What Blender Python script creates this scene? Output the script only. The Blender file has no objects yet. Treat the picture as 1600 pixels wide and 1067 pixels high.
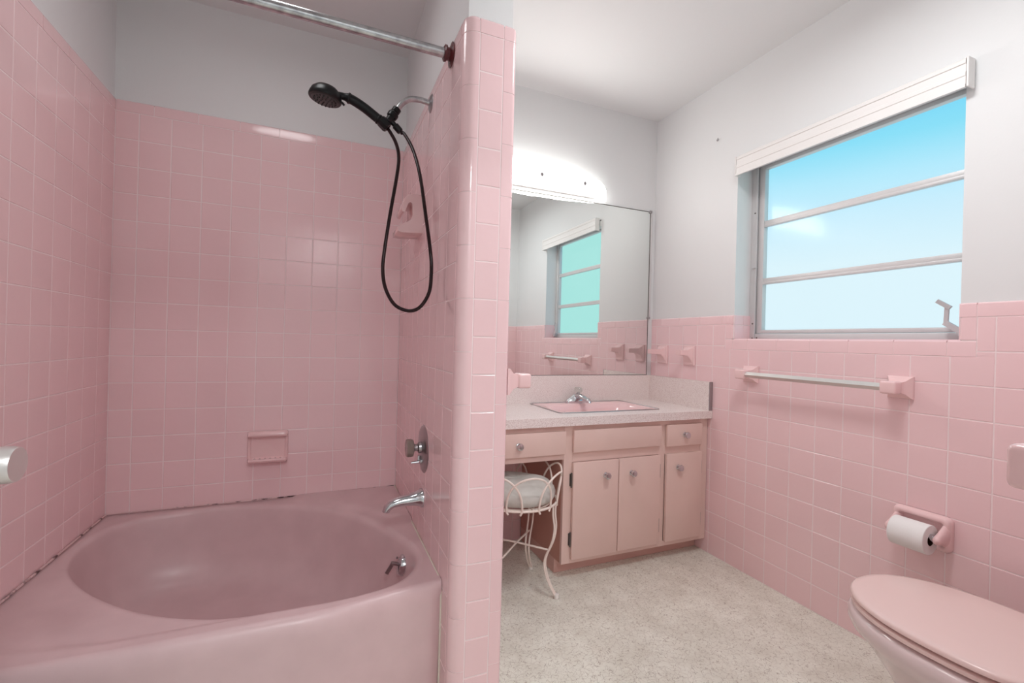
import bpy, bmesh, math, random
from mathutils import Vector, Matrix
random.seed(7)
PI = math.pi
C = bpy.context.scene.collection
sc = bpy.context.scene

# ------------------------------------------------------------------ camera
cam_d = bpy.data.cameras.new('camera'); cam = bpy.data.objects.new('camera', cam_d); C.objects.link(cam)
cam.location = (-1.9228, -1.8196, 1.093)
cam.rotation_euler = (1.5710, -0.0261, -0.3980)
cam_d.sensor_width = 36.0
cam_d.lens = 712.6555 / 1600 * 36.0
cam_d.clip_start = 0.02
sc.camera = cam
sc.view_settings.view_transform = 'Standard'
sc.view_settings.look = 'None'
sc.view_settings.gamma = 1
sc.view_settings.use_curve_mapping = False
sc.view_settings.exposure = 0.0
sc.cycles.max_bounces = 12
sc.cycles.diffuse_bounces = 7
sc.cycles.glossy_bounces = 5
sc.cycles.transparent_max_bounces = 12
sc.cycles.use_denoising = True

# ------------------------------------------------------------------ light levels
SKY = 1.0
VANITY_EMIT = 12.5
ROOM_FILL_W = 11.0  # added unseen fill lamps: room, then tub and hall
TUB_FILL_W = 2.0
HALL_FILL_W = 23.0

# ------------------------------------------------------------------ world: hazy sky
w = bpy.data.worlds.new('sky'); sc.world = w; w.use_nodes = True
nt = w.node_tree; nt.nodes.clear()
tc = nt.nodes.new('ShaderNodeTexCoord'); sep = nt.nodes.new('ShaderNodeSeparateXYZ')
rmp = nt.nodes.new('ShaderNodeValToRGB'); bg = nt.nodes.new('ShaderNodeBackground'); wo = nt.nodes.new('ShaderNodeOutputWorld')
nt.links.new(tc.outputs['Generated'], sep.inputs[0]); nt.links.new(sep.outputs['Z'], rmp.inputs[0])
az = nt.nodes.new('ShaderNodeMapRange'); az.inputs['From Min'].default_value = -0.62; az.inputs['From Max'].default_value = -0.80
mxw = nt.nodes.new('ShaderNodeMix'); mxw.data_type = 'RGBA'; mxw.inputs[7].default_value = (0.50, 0.92, 0.88, 1)   # teal put into the sky where the mirror looks out through the window
nt.links.new(sep.outputs['Y'], az.inputs[0]); nt.links.new(az.outputs[0], mxw.inputs[0]); nt.links.new(rmp.outputs[0], mxw.inputs[6])
nt.links.new(mxw.outputs[2], bg.inputs[0]); nt.links.new(bg.outputs[0], wo.inputs[0])
cr = rmp.color_ramp
cr.elements[0].position = 0.0; cr.elements[0].color = (0.77, 0.93, 1.0, 1)
cr.elements[1].position = 0.45; cr.elements[1].color = (0.12, 0.62, 0.95, 1)
for p, c in ((0.15, (0.76, 0.93, 1.0, 1)), (0.235, (0.62, 0.87, 1.0, 1)), (0.29, (0.48, 0.84, 1.0, 1)), (0.345, (0.27, 0.76, 0.96, 1))):
    e = cr.elements.new(p); e.color = c
bg.inputs[1].default_value = SKY

# ------------------------------------------------------------------ materials
def mat(name, col, rough=0.5, metal=0.0, spec=0.5, coat=0.0, alpha=None, trans=0.0, emit=None, estr=0.0):
    m = bpy.data.materials.new(name); m.use_nodes = True
    b = m.node_tree.nodes['Principled BSDF']
    b.inputs['Base Color'].default_value = (*col, 1)
    b.inputs['Roughness'].default_value = rough
    b.inputs['Metallic'].default_value = metal
    b.inputs['Specular IOR Level'].default_value = spec
    b.inputs['Coat Weight'].default_value = coat
    b.inputs['Transmission Weight'].default_value = trans
    if emit:
        b.inputs['Emission Color'].default_value = (*emit, 1); b.inputs['Emission Strength'].default_value = estr
    return m
def nodes(m): return m.node_tree.nodes, m.node_tree.links, m.node_tree.nodes['Principled BSDF']
def add_noise_color(m, c1, c2, scale, detail=3, lo=0.35, hi=0.65, dist=0.0):
    n, l, b = nodes(m)
    t = n.new('ShaderNodeTexCoord'); x = n.new('ShaderNodeTexNoise'); r = n.new('ShaderNodeValToRGB')
    x.inputs['Scale'].default_value = scale; x.inputs['Detail'].default_value = detail; x.inputs['Distortion'].default_value = dist
    r.color_ramp.elements[0].position = lo; r.color_ramp.elements[0].color = (*c1, 1)
    r.color_ramp.elements[1].position = hi; r.color_ramp.elements[1].color = (*c2, 1)
    l.new(t.outputs['Object'], x.inputs['Vector']); l.new(x.outputs['Fac'], r.inputs[0]); l.new(r.outputs[0], b.inputs['Base Color'])
    return r
def add_bump(m, scale, strength, dist=0.001, detail=3):
    n, l, b = nodes(m)
    t = n.new('ShaderNodeTexCoord'); x = n.new('ShaderNodeTexNoise'); u = n.new('ShaderNodeBump')
    x.inputs['Scale'].default_value = scale; x.inputs['Detail'].default_value = detail
    u.inputs['Strength'].default_value = strength; u.inputs['Distance'].default_value = dist
    l.new(t.outputs['Object'], x.inputs['Vector']); l.new(x.outputs['Fac'], u.inputs['Height']); l.new(u.outputs[0], b.inputs['Normal'])

M = {}
M['paint'] = mat('white_paint', (0.75, 0.762, 0.765), 0.55); add_bump(M['paint'], 160, 0.15)
M['ceil'] = mat('ceiling_paint', (0.76, 0.772, 0.775), 0.7); add_bump(M['ceil'], 120, 0.15)
def tile_mat(name, col, rough=0.13):
    m = mat(name, col, rough, spec=0.5)
    n, l, b = nodes(m)
    g = n.new('ShaderNodeNewGeometry'); h = n.new('ShaderNodeHueSaturation'); mr = n.new('ShaderNodeMapRange')
    mr.inputs['To Min'].default_value = 0.985; mr.inputs['To Max'].default_value = 1.015
    l.new(g.outputs['Random Per Island'], mr.inputs[0]); l.new(mr.outputs[0], h.inputs['Value'])
    h.inputs['Color'].default_value = (*col, 1); l.new(h.outputs[0], b.inputs['Base Color'])
    t = n.new('ShaderNodeTexCoord'); x = n.new('ShaderNodeTexNoise'); u = n.new('ShaderNodeBump')
    x.inputs['Scale'].default_value = 22; x.inputs['Detail'].default_value = 2
    u.inputs['Strength'].default_value = 0.22; u.inputs['Distance'].default_value = 0.002
    l.new(t.outputs['Object'], x.inputs['Vector']); l.new(x.outputs['Fac'], u.inputs['Height']); l.new(u.outputs[0], b.inputs['Normal'])
    return m
PINK = (0.865, 0.622, 0.638)
M['tile'] = tile_mat('pink_glazed_tile', PINK)
M['grout'] = mat('pale_grout', (0.88, 0.735, 0.74), 0.85)
M['ceramic'] = mat('pink_ceramic', (0.86, 0.61, 0.61), 0.14); add_bump(M['ceramic'], 12, 0.1, 0.002)
M['tub'] = mat('pink_enamel', (0.60, 0.43, 0.44), 0.34, coat=0.06)
add_noise_color(M['tub'], (0.64, 0.465, 0.475), (0.70, 0.515, 0.525), 9, 6, 0.3, 0.7)
M['toilet'] = mat('toilet_ceramic', (0.74, 0.62, 0.62), 0.10, coat=0.3)
M['seat'] = mat('toilet_seat_pink', (0.82, 0.63, 0.60), 0.24)
M['cab'] = mat('cabinet_paint', (0.70, 0.475, 0.425), 0.42); add_noise_color(M['cab'], (0.75, 0.555, 0.50), (0.78, 0.58, 0.525), 5); add_bump(M['cab'], 60, 0.08)
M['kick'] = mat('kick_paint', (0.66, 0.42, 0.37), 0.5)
M['red'] = mat('kneehole_red', (0.56, 0.30, 0.24), 0.5)  # side panel set darker and redder than the cabinet
M['sealant'] = mat('pale_sealant', (0.74, 0.69, 0.60), 0.6)
M['chrome'] = mat('chrome', (0.62, 0.63, 0.65), 0.12, 1.0); add_bump(M['chrome'], 30, 0.1, 0.001)
M['dull'] = mat('worn_chrome', (0.42, 0.40, 0.41), 0.28, 1.0)
M['steel'] = mat('brushed_steel', (0.78, 0.76, 0.74), 0.34, 0.75)
M['rod'] = mat('rod_steel', (0.50, 0.52, 0.53), 0.27, 1.0); add_noise_color(M['rod'], (0.38, 0.39, 0.40), (0.60, 0.62, 0.63), 40)
M['alu'] = mat('window_aluminium', (0.66, 0.65, 0.65), 0.45, 0.2)
M['alud'] = mat('window_aluminium_dark', (0.60, 0.59, 0.60), 0.45, 0.2)
M['brown'] = mat('brown_flange', (0.11, 0.022, 0.025), 0.25)
M['black'] = mat('black_plastic', (0.006, 0.0065, 0.007), 0.34, spec=0.3); add_bump(M['black'], 80, 0.06)
M['hose'] = mat('dark_hose', (0.016, 0.004, 0.005), 0.25, spec=0.35)
M['nozzle'] = mat('grey_nozzle', (0.045, 0.045, 0.045), 0.4)
M['hinge'] = mat('dark_hinge', (0.16, 0.145, 0.135), 0.4, 0.7)
M['white'] = mat('white_enamel', (0.82, 0.81, 0.79), 0.35)
M['blind'] = mat('valance_white', (0.80, 0.785, 0.77), 0.45)
M['paper'] = mat('toilet_paper', (0.86, 0.86, 0.85), 0.95); add_bump(M['paper'], 200, 0.3, 0.001)
M['cardboard'] = mat('cardboard', (0.08, 0.045, 0.03), 0.9)
M['wire'] = mat('cream_wire', (0.83, 0.73, 0.66), 0.35)
M['cush'] = mat('grey_cushion', (0.55, 0.54, 0.50), 0.5); add_bump(M['cush'], 25, 0.5, 0.004)
M['rubber'] = mat('white_rubber', (0.85, 0.83, 0.79), 0.6)
M['door'] = mat('door_paint', (0.80, 0.79, 0.775), 0.4)
M['acry'] = mat('clear_acrylic', (0.82, 0.84, 0.80), 0.08, trans=0.75)
M['acryd'] = mat('smoky_acrylic', (0.32, 0.25, 0.22), 0.12, trans=0.3)
M['hallfloor'] = mat('hall_floor', (0.68, 0.66, 0.63), 0.5)
M['caulk'] = mat('caulk', (0.72, 0.58, 0.56), 0.6); add_noise_color(M['caulk'], (0.10, 0.05, 0.05), (0.70, 0.50, 0.50), 26, 4, 0.36, 0.47)
M['mirror'] = mat('mirror_silver', (0.83, 0.865, 0.85), 0.0, 1.0)
# laminate with fine specks
M['lam'] = mat('speckled_laminate', (0.8, 0.7, 0.68), 0.3); add_noise_color(M['lam'], (0.60, 0.47, 0.45), (0.86, 0.785, 0.76), 330, 2, 0.34, 0.50)
# cracked vinyl floor
M['floor'] = mat('crackled_vinyl', (0.6, 0.55, 0.45), 0.42)
n, l, b = nodes(M['floor'])
t = n.new('ShaderNodeTexCoord'); nz = n.new('ShaderNodeTexNoise'); nz.inputs['Scale'].default_value = 42; nz.inputs['Detail'].default_value = 3
va = n.new('ShaderNodeVectorMath'); va.operation = 'SCALE'; va.inputs['Scale'].default_value = 0.040
vb = n.new('ShaderNodeVectorMath'); vb.operation = 'ADD'
vo = n.new('ShaderNodeTexVoronoi'); vo.feature = 'DISTANCE_TO_EDGE'; vo.inputs['Scale'].default_value = 56
l.new(t.outputs['Object'], nz.inputs['Vector']); l.new(nz.outputs['Color'], va.inputs[0]); l.new(va.outputs[0], vb.inputs[1]); l.new(t.outputs['Object'], vb.inputs[0]); l.new(vb.outputs[0], vo.inputs['Vector'])
mk = n.new('ShaderNodeTexNoise'); mk.inputs['Scale'].default_value = 38; mk.inputs['Detail'].default_value = 2; l.new(t.outputs['Object'], mk.inputs['Vector'])
r1 = n.new('ShaderNodeMapRange'); r1.inputs['From Min'].default_value = 0.004; r1.inputs['From Max'].default_value = 0.034; r1.inputs['To Min'].default_value = 1; r1.inputs['To Max'].default_value = 0
l.new(vo.outputs['Distance'], r1.inputs[0])
r2 = n.new('ShaderNodeMapRange'); r2.inputs['From Min'].default_value = 0.34; r2.inputs['From Max'].default_value = 0.44; l.new(mk.outputs['Fac'], r2.inputs[0])
mu = n.new('ShaderNodeMath'); mu.operation = 'MULTIPLY'; l.new(r1.outputs[0], mu.inputs[0]); l.new(r2.outputs[0], mu.inputs[1])
bl = n.new('ShaderNodeTexNoise'); bl.inputs['Scale'].default_value = 7; bl.inputs['Detail'].default_value = 8; bl.inputs['Roughness'].default_value = 0.7; l.new(t.outputs['Object'], bl.inputs['Vector'])
rb = n.new('ShaderNodeValToRGB'); rb.color_ramp.elements[0].position = 0.3; rb.color_ramp.elements[0].color = (0.67, 0.65, 0.565, 1); rb.color_ramp.elements[1].position = 0.66; rb.color_ramp.elements[1].color = (0.86, 0.86, 0.775, 1)
l.new(bl.outputs['Fac'], rb.inputs[0])
mx = n.new('ShaderNodeMix'); mx.data_type = 'RGBA'; l.new(mu.outputs[0], mx.inputs[0]); l.new(rb.outputs[0], mx.inputs[6]); mx.inputs[7].default_value = (0.38, 0.33, 0.27, 1)
l.new(mx.outputs[2], b.inputs['Base Color'])
# thin window glass: lets the sky through, with a weak reflection
gm = bpy.data.materials.new('window_glass'); gm.use_nodes = True; M['glass'] = gm
g_n = gm.node_tree.nodes; g_n.clear(); gl = gm.node_tree.links
o_ = g_n.new('ShaderNodeOutputMaterial'); tr_ = g_n.new('ShaderNodeBsdfTransparent'); gs_ = g_n.new('ShaderNodeBsdfGlossy'); mxx = g_n.new('ShaderNodeMixShader')
tr_.inputs[0].default_value = (0.98, 1.0, 1.0, 1); gs_.inputs['Roughness'].default_value = 0.12; mxx.inputs[0].default_value = 0.015
gl.new(tr_.outputs[0], mxx.inputs[1]); gl.new(gs_.outputs[0], mxx.inputs[2]); gl.new(mxx.outputs[0], o_.inputs[0])
M['lampglass'] = mat('lit_wavy_glass', (0.9, 0.9, 0.88), 0.2, emit=(1.0, 0.985, 0.95), estr=VANITY_EMIT)
M['lampinner'] = mat('lit_glass_inner_side', (0.9, 0.9, 0.88), 0.5, emit=(1.0, 0.985, 0.95), estr=3.0)
M['fillglass'] = mat('fill_light_glass', (0.9, 0.9, 0.88), 0.3, emit=(1.0, 0.98, 0.95), estr=2.0)  # glowing shade of the added fill lamps

# ------------------------------------------------------------------ helpers
def new(): return bmesh.new()
def obj(name, bm, m, parent=None, smooth=True, kind=None, label=None, angle=35):
    bmesh.ops.recalc_face_normals(bm, faces=bm.faces[:])
    me = bpy.data.meshes.new(name); bm.to_mesh(me); bm.free()
    ms = m if isinstance(m, (list, tuple)) else [m]
    for q in ms: me.materials.append(M[q])
    o = bpy.data.objects.new(name, me); C.objects.link(o)
    if smooth:
        me.shade_smooth()
        try: me.set_sharp_from_angle(angle=math.radians(angle))
        except Exception: pass
    if parent is not None:
        o.parent = parent; o.matrix_parent_inverse = parent.matrix_world.inverted() if False else Matrix.Translation(-Vector(parent.location))
    if kind: o['kind'] = kind
    if label: o['label'] = label
    return o
def thing(name, label, cat, loc, group=None):
    o = bpy.data.objects.new(name, None); o.empty_display_size = 0.05; C.objects.link(o); o.location = loc
    o['label'] = label; o['category'] = cat
    if group: o['group'] = group
    return o
def tag(o, label, cat, group=None):
    o['label'] = label; o['category'] = cat
    if group: o['group'] = group
    return o
def struct(name, loc=(0, 0, 0), label=None):
    o = bpy.data.objects.new(name, None); C.objects.link(o); o.location = loc; o['kind'] = 'structure'
    if label: o['label'] = label
    return o
def box(bm, x0, x1, y0, y1, z0, z1, bev=0.0, seg=2):
    vs = [bm.verts.new(p) for p in ((x0,y0,z0),(x1,y0,z0),(x1,y1,z0),(x0,y1,z0),(x0,y0,z1),(x1,y0,z1),(x1,y1,z1),(x0,y1,z1))]
    fs = [bm.faces.new([vs[i] for i in q]) for q in ((0,3,2,1),(4,5,6,7),(0,1,5,4),(1,2,6,5),(2,3,7,6),(3,0,4,7))]
    if bev > 0:
        es = list({e for f in fs for e in f.edges})
        bmesh.ops.bevel(bm, geom=es, offset=bev, segments=seg, affect='EDGES', profile=0.5)
def catmull(pts, n=8, closed=False):
    pts = [Vector(p) for p in pts]; out = []; N = len(pts)
    rng = range(N) if closed else range(N - 1)
    for i in rng:
        p1 = pts[i]; p2 = pts[(i + 1) % N]
        p0 = pts[(i - 1) % N] if closed or i > 0 else p1 * 2 - p2
        p3 = pts[(i + 2) % N] if closed or i < N - 2 else p2 * 2 - p1
        for k in range(n):
            t_ = k / n; t2 = t_ * t_; t3 = t2 * t_
            out.append(0.5 * ((2 * p1) + (-p0 + p2) * t_ + (2 * p0 - 5 * p1 + 4 * p2 - p3) * t2 + (-p0 + 3 * p1 - 3 * p2 + p3) * t3))
    if not closed: out.append(pts[-1])
    return out
def tube(bm, pts, r, n=12, closed=False, caps=True, radii=None):
    pts = [Vector(p) for p in pts]; N = len(pts); rings = []
    up = None
    for i in range(N):
        if closed: d = pts[(i + 1) % N] - pts[i - 1]
        else: d = pts[min(i + 1, N - 1)] - pts[max(i - 1, 0)]
        d.normalize()
        if up is None:
            up = Vector((0, 0, 1)) if abs(d.z) < 0.9 else Vector((1, 0, 0))
        s = d.cross(up)
        if s.length < 1e-6: s = d.orthogonal()
        s.normalize(); up = s.cross(d).normalized()
        rr = radii[i] if radii else r
        rings.append([bm.verts.new(pts[i] + (s * math.cos(a) + up * math.sin(a)) * rr) for a in (2 * PI * k / n for k in range(n))])
    rr_ = range(N) if closed else range(N - 1)
    for i in rr_:
        a, b_ = rings[i], rings[(i + 1) % N]
        for k in range(n): bm.faces.new((a[k], a[(k + 1) % n], b_[(k + 1) % n], b_[k]))
    if caps and not closed:
        bm.faces.new(rings[0][::-1]); bm.faces.new(rings[-1])
def lathe(bm, prof, origin, axis, n=32, a0=0, sx=1.0, upv=None, su=1.0):
    """prof: list of (radius, distance along axis)"""
    ax = Vector(axis).normalized(); o = Vector(origin)
    u = Vector(upv).normalized() if upv else ax.orthogonal().normalized()
    v = ax.cross(u)
    rings = []
    for r, h in prof:
        if r < 1e-6: rings.append([bm.verts.new(o + ax * h)])
        else: rings.append([bm.verts.new(o + ax * h + (u * su * math.cos(2 * PI * k / n + a0) + v * sx * math.sin(2 * PI * k / n + a0)) * r) for k in range(n)])
    for a, b_ in zip(rings, rings[1:]):
        if len(a) == 1 and len(b_) == 1: continue
        for k in range(n):
            if len(a) == 1: bm.faces.new((a[0], b_[k], b_[(k + 1) % n]))
            elif len(b_) == 1: bm.faces.new((a[k], a[(k + 1) % n], b_[0]))
            else: bm.faces.new((a[k], a[(k + 1) % n], b_[(k + 1) % n], b_[k]))
    if len(rings[0]) > 1: bm.faces.new(rings[0][::-1])
    if len(rings[-1]) > 1: bm.faces.new(rings[-1])
def loft(bm, rings, cap0=True, cap1=True):
    R_ = [[bm.verts.new(p) for p in r] for r in rings]; n = len(R_[0])
    for a, b_ in zip(R_, R_[1:]):
        for k in range(n): bm.faces.new((a[k], a[(k + 1) % n], b_[(k + 1) % n], b_[k]))
    if cap0: bm.faces.new(R_[0][::-1])
    if cap1: bm.faces.new(R_[-1])
    return R_
def prism(bm, poly, f0, f1, bev=0.0, seg=2):
    """poly: 2D points; f0/f1 map (a,b) to 3D"""
    A = [bm.verts.new(f0(a, b_)) for a, b_ in poly]; B = [bm.verts.new(f1(a, b_)) for a, b_ in poly]; n = len(A)
    fs = [bm.faces.new(A[::-1]), bm.faces.new(B)]
    for k in range(n): fs.append(bm.faces.new((A[k], A[(k + 1) % n], B[(k + 1) % n], B[k])))
    if bev:
        es = list({e for f in fs[:2] for e in f.edges})
        bmesh.ops.bevel(bm, geom=es, offset=bev, segments=seg, affect='EDGES', profile=0.5)

T = 0.11; GAP = 0.0026
# a tile grid: plane 'x' or 'y', surface coordinate c, room side sgn, u range, z range, phases, holes [(u0,u1,z0,z1)]
def tiles(name, plane, c, sgn, u0, u1, z0, z1, pu, pz, holes=(), parent=None, T_u=T, T_z=T, m='tile', cells=None):
    bm = new(); g = GAP / 2
    def P(u, z, d): return (c + sgn * d, u, z) if plane == 'x' else (u, c + sgn * d, z)
    def one(a0, a1, b0, b1, ol=False, oh=False):
        if a1 - a0 < 0.012 or b1 - b0 < 0.012: return
        a0 += g; a1 -= g; b0 += 0 if ol else g; b1 -= 0 if oh else g; ch = 0.0016; cl = 0 if ol else ch; cu = 0 if oh else ch
        t1 = random.uniform(-1, 1) * 0.00022; t2 = random.uniform(-1, 1) * 0.00022
        if ol or oh: t1 = t2 = 0.0
        back = [bm.verts.new(P(u, z, -0.006)) for u, z in ((a0, b0), (a1, b0), (a1, b1), (a0, b1))]
        mid = [bm.verts.new(P(u, z, -0.0013 + q)) for (u, z), q in zip(((a0, b0), (a1, b0), (a1, b1), (a0, b1)), (t1 + t2, -t1 + t2, -t1 - t2, t1 - t2))]
        frt = [bm.verts.new(P(u, z, q)) for (u, z), q in zip(((a0 + ch, b0 + cl), (a1 - ch, b0 + cl), (a1 - ch, b1 - cu), (a0 + ch, b1 - cu)), (t1 + t2, -t1 + t2, -t1 - t2, t1 - t2))]
        flip = (plane == 'x') == (sgn > 0)
        def F(q): bm.faces.new(q if flip else q[::-1])
        F(frt)
        for k in range(4):
            F([mid[k], mid[(k + 1) % 4], frt[(k + 1) % 4], frt[k]]); F([back[k], back[(k + 1) % 4], mid[(k + 1) % 4], mid[k]])
    nu0 = math.floor((u0 - pu) / T_u + 1e-6); nu1 = math.ceil((u1 - pu) / T_u - 1e-6)
    nz0 = math.floor((z0 - pz) / T_z + 1e-6); nz1 = math.ceil((z1 - pz) / T_z - 1e-6)
    for i in range(nu0, nu1):
        for j in range(nz0, nz1):
            a0 = max(u0, pu + i * T_u); a1 = min(u1, pu + (i + 1) * T_u); b0 = max(z0, pz + j * T_z); b1 = min(z1, pz + (j + 1) * T_z)
            rects = [(a0, a1, b0, b1, False, False)]
            for h in holes:
                nr = []
                for (p0, p1, q0, q1, _a, _b) in rects:
                    if p1 <= h[0] + 1e-6 or p0 >= h[1] - 1e-6 or q1 <= h[2] + 1e-6 or q0 >= h[3] - 1e-6: nr.append((p0, p1, q0, q1, _a, _b)); continue
                    el = p0 < h[0] - 0.012 or p1 > h[1] + 0.012
                    if q0 < h[2]: nr.append((p0, p1, q0, h[2], False, el))
                    if q1 > h[3]: nr.append((p0, p1, h[3], q1, False, False))
                    qq0, qq1 = max(q0, h[2]), min(q1, h[3])
                    if p0 < h[0]: nr.append((p0, h[0], qq0, qq1, q0 < h[2], False))
                    if p1 > h[1]: nr.append((h[1], p1, qq0, qq1, q0 < h[2], False))
                rects = nr
            for r in rects: one(*r)
    me = bpy.data.meshes.new(name); bm.to_mesh(me); bm.free(); me.materials.append(M[m])
    o = bpy.data.objects.new(name, me); C.objects.link(o)
    if parent: o.parent = parent
    return o
def caps(name, pieces, rad, parent=None, m='tile', seg=5, front='x0', edge='z1'):
    """edge tiles: boxes whose free edge is rounded towards the room; front names the face on the room side, edge the free side"""
    bm = new(); fa, fi = 'xyz'.index(front[0]), int(front[1]); 
    for p in pieces:
        ed = edge
        if len(p) > 6: ed = p[6]; p = p[:6]
        b2 = new(); box(b2, *p)
        lo = (p[0], p[2], p[4]); hi = (p[1], p[3], p[5])
        fv = (lo, hi)[fi][fa]; ea, ei = 'xyz'.index(ed[0]), int(ed[1]); ev = (lo, hi)[ei][ea]
        onf = [e for e in b2.edges if all(abs(v.co[fa] - fv) < 1e-6 for v in e.verts)]
        big = [e for e in onf if all(abs(v.co[ea] - ev) < 1e-6 for v in e.verts)]
        small = [e for e in onf if e not in big]
        bmesh.ops.bevel(b2, geom=big, offset=rad, segments=seg, affect='EDGES', profile=0.5)
        tmp = bpy.data.meshes.new('t'); b2.to_mesh(tmp); b2.free(); bm.from_mesh(tmp); bpy.data.meshes.remove(tmp)
    o = obj(name, bm, m, None, True, angle=40)
    if parent: o.parent = parent
    return o

# ------------------------------------------------------------------ setting
XL, XP1, XP2, YB, YN, ZC = -2.7035, -1.5606, -1.402, 0.498, -1.68, 2.50
YM = 0.490; YP = -0.560; ZR0 = 1.984; ZTOP = 2.030
PT = 0.0075                                   # how far tile stands proud of the paint

bm = new(); box(bm, XL - 0.15, 0.16, YN - 0.14, 0.65, -0.10, 0.0); fl = obj('floor', bm, 'floor', smooth=False, kind='structure')
bm = new(); box(bm, XL - 0.15, 0.16, YN - 0.14, 0.65, ZC, ZC + 0.1); obj('ceiling', bm, 'ceil', smooth=False, kind='structure')
# left wall
wl = struct('wall_left')
bm = new(); box(bm, XL - 0.15, XL - PT, YN, 0.60, 0, ZC); obj('plaster', bm, 'paint', wl, smooth=False)
bm = new(); box(bm, XL - PT - 0.001, XL - 0.0008, YP, YB + 0.02, 0, ZTOP - 0.007); obj('grout', bm, 'grout', wl, smooth=False)
tiles('tile_field', 'x', XL, 1, YP, YB, 0.0, ZR0, YB + 0.0401 * T, ZR0, parent=wl)
def runs(a, b, first, step=0.154):
    """cut a..b (b > a) into lengths of one edge tile, first piece counted from b"""
    out = []; e = b; s_ = b - first
    while e > a + 0.015:
        out.append((max(s_, a) + GAP / 2, e - GAP / 2)); e = s_; s_ -= step
    return out
caps('edge_tile', [(XL - PT, XL + 0.0004, p, q, ZR0 + GAP / 2, ZTOP) for p, q in runs(YP, YB, 0.06)], 0.007, wl, front='x1')
# back wall: the tub side is tiled up to the edge tiles, the vanity side painted
wb = struct('wall_back')
bm = new(); box(bm, XL - 0.15, -1.48, YB + PT, 0.65, 0, ZC); box(bm, -1.48, 0.16, YM, 0.65, 0, ZC); obj('plaster', bm, 'paint', wb, smooth=False)
bm = new(); box(bm, XL - 0.01, XP1 + 0.01, YB + 0.0008, YB + PT + 0.001, 0, ZTOP - 0.007); box(bm, XP2, -0.875, YM - PT + 0.0012, YM + 0.001, 0, 0.70); obj('grout', bm, 'grout', wb, smooth=False)
tiles('tile_field', 'y', YB, -1, XL, XP1, 0.0, ZR0, XL - 0.2888 * T, ZR0, parent=wb)
tiles('tile_field', 'y', YM - PT, -1, XP2, -0.875, 0.0, 0.70, -0.045, 0.0, parent=wb)
caps('edge_tile', [(p, q, YB - 0.0004, YB + PT, ZR0 + GAP / 2, ZTOP) for p, q in runs(XL, XP1, 0.092)], 0.007, wb, front='y0')
# partition between tub and vanity, its front end wrapped in rounded tiles
wm = struct('wall_middle')
bm = new(); box(bm, XP1 + PT + 0.003, XP2 - PT - 0.003, YP + 0.012, 0.60, 0, ZC); obj('plaster', bm, 'paint', wm, smooth=False)
bm = new(); box(bm, XP1 + 0.0008, XP2 - 0.0008, YP + 0.034, YM, 0, ZR0); box(bm, XP1 + 0.034, XP2 - 0.012, YP + 0.0008, YP + 0.034, 0, ZR0); box(bm, XP1 + 0.0125, XP2 - 0.0045, YP + 0.0125, YP + 0.034, 0, ZR0); obj('grout', bm, 'grout', wm, smooth=False)
YL = -0.515
tiles('tile_field', 'x', XP1, -1, YL, YB, 0.0, ZR0, YL, ZR0, parent=wm)
tiles('tile_field', 'x', XP2, 1, YP + 0.03, YM, 0.0, ZR0, YL, ZR0, parent=wm)
XA, XB = -1.5174, -1.4435
tiles('tile_field', 'y', YP, -1, XA, XB, 0.0, ZR0, XA - 0.001, ZR0, parent=wm)
def corner_tile(bm, x0, x1, y0, y1, z0, z1, side, rad=0.034, top=0.0):
    """tile rounded where it turns the corner; side -1 rounds at x0, +1 at x1; top>0 also rounds the top edge"""
    n = 8; poly = []
    if side < 0:
        poly = [(x0, y1)] + [(x0 + rad - rad * math.cos(a), y0 + rad - rad * math.sin(a)) for a in (PI / 2 * k / n for k in range(n + 1))] + [(x1, y0), (x1, y0 + 0.006), (x0 + 0.034, y0 + 0.016), (x0 + 0.016, y0 + 0.034), (x0 + 0.008, y1)]
    else:
        poly = [(x1, y1)] + [(x1 - rad + rad * math.cos(a), y0 + rad - rad * math.sin(a)) for a in (PI / 2 * k / n for k in range(n + 1))] + [(x0, y0), (x0, y0 + 0.006), (x1 - 0.03, y0 + 0.03), (x1 - 0.008, y1)]
    cx = sum(p[0] for p in poly) / len(poly); cy = sum(p[1] for p in poly) / len(poly)
    rings = [[(a, b_, z0) for a, b_ in poly]]
    if top > 0:
        rings.append([(a, b_, z1 - top) for a, b_ in poly])
        for k in range(1, 5):
            t_ = PI / 2 * k / 4; ins = top * (1 - math.cos(t_))
            rr = []
            for a, b_ in poly:
                d = Vector((cx - a, (y1) - b_, 0)); 
                if d.length > 1e-6: d.normalize()
                rr.append((a + d.x * ins * 0.8, b_ + d.y * ins * 0.8, z1 - top + top * math.sin(t_)))
            rings.append(rr)
    else: rings.append([(a, b_, z1) for a, b_ in poly])
    loft(bm, rings)
def vruns(z_top, z_bot, step=0.154):
    out = []; z = z_top
    while z > z_bot + 0.01:
        out.append((max(z - step, z_bot) + GAP / 2, z - GAP / 2)); z -= step
    return out
bm = new()
for z0, z1 in vruns(ZR0, 0.0):
    corner_tile(bm, XP1, XA - GAP / 2, YP, YL - GAP / 2, z0, z1, -1)
    corner_tile(bm, XB + GAP / 2, XP2, YP, YP + 0.03 - GAP / 2, z0, z1, 1, rad=0.012)
corner_tile(bm, XP1, XA - GAP / 2, YP, YL - GAP / 2, ZR0 + GAP / 2, ZTOP + 0.002, -1, top=0.014)
corner_tile(bm, XB + GAP / 2, XP2, YP, YP + 0.03 - GAP / 2, ZR0 + GAP / 2, ZTOP, 1, rad=0.012, top=0.012)
obj('corner_tile', bm, 'tile', wm, angle=50)
bm = new(); e_ = 0.0010
corner_tile(bm, XP1 + e_, XA, YP + e_, YL + 0.002, 0.0, ZTOP - 0.016, -1)
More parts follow.
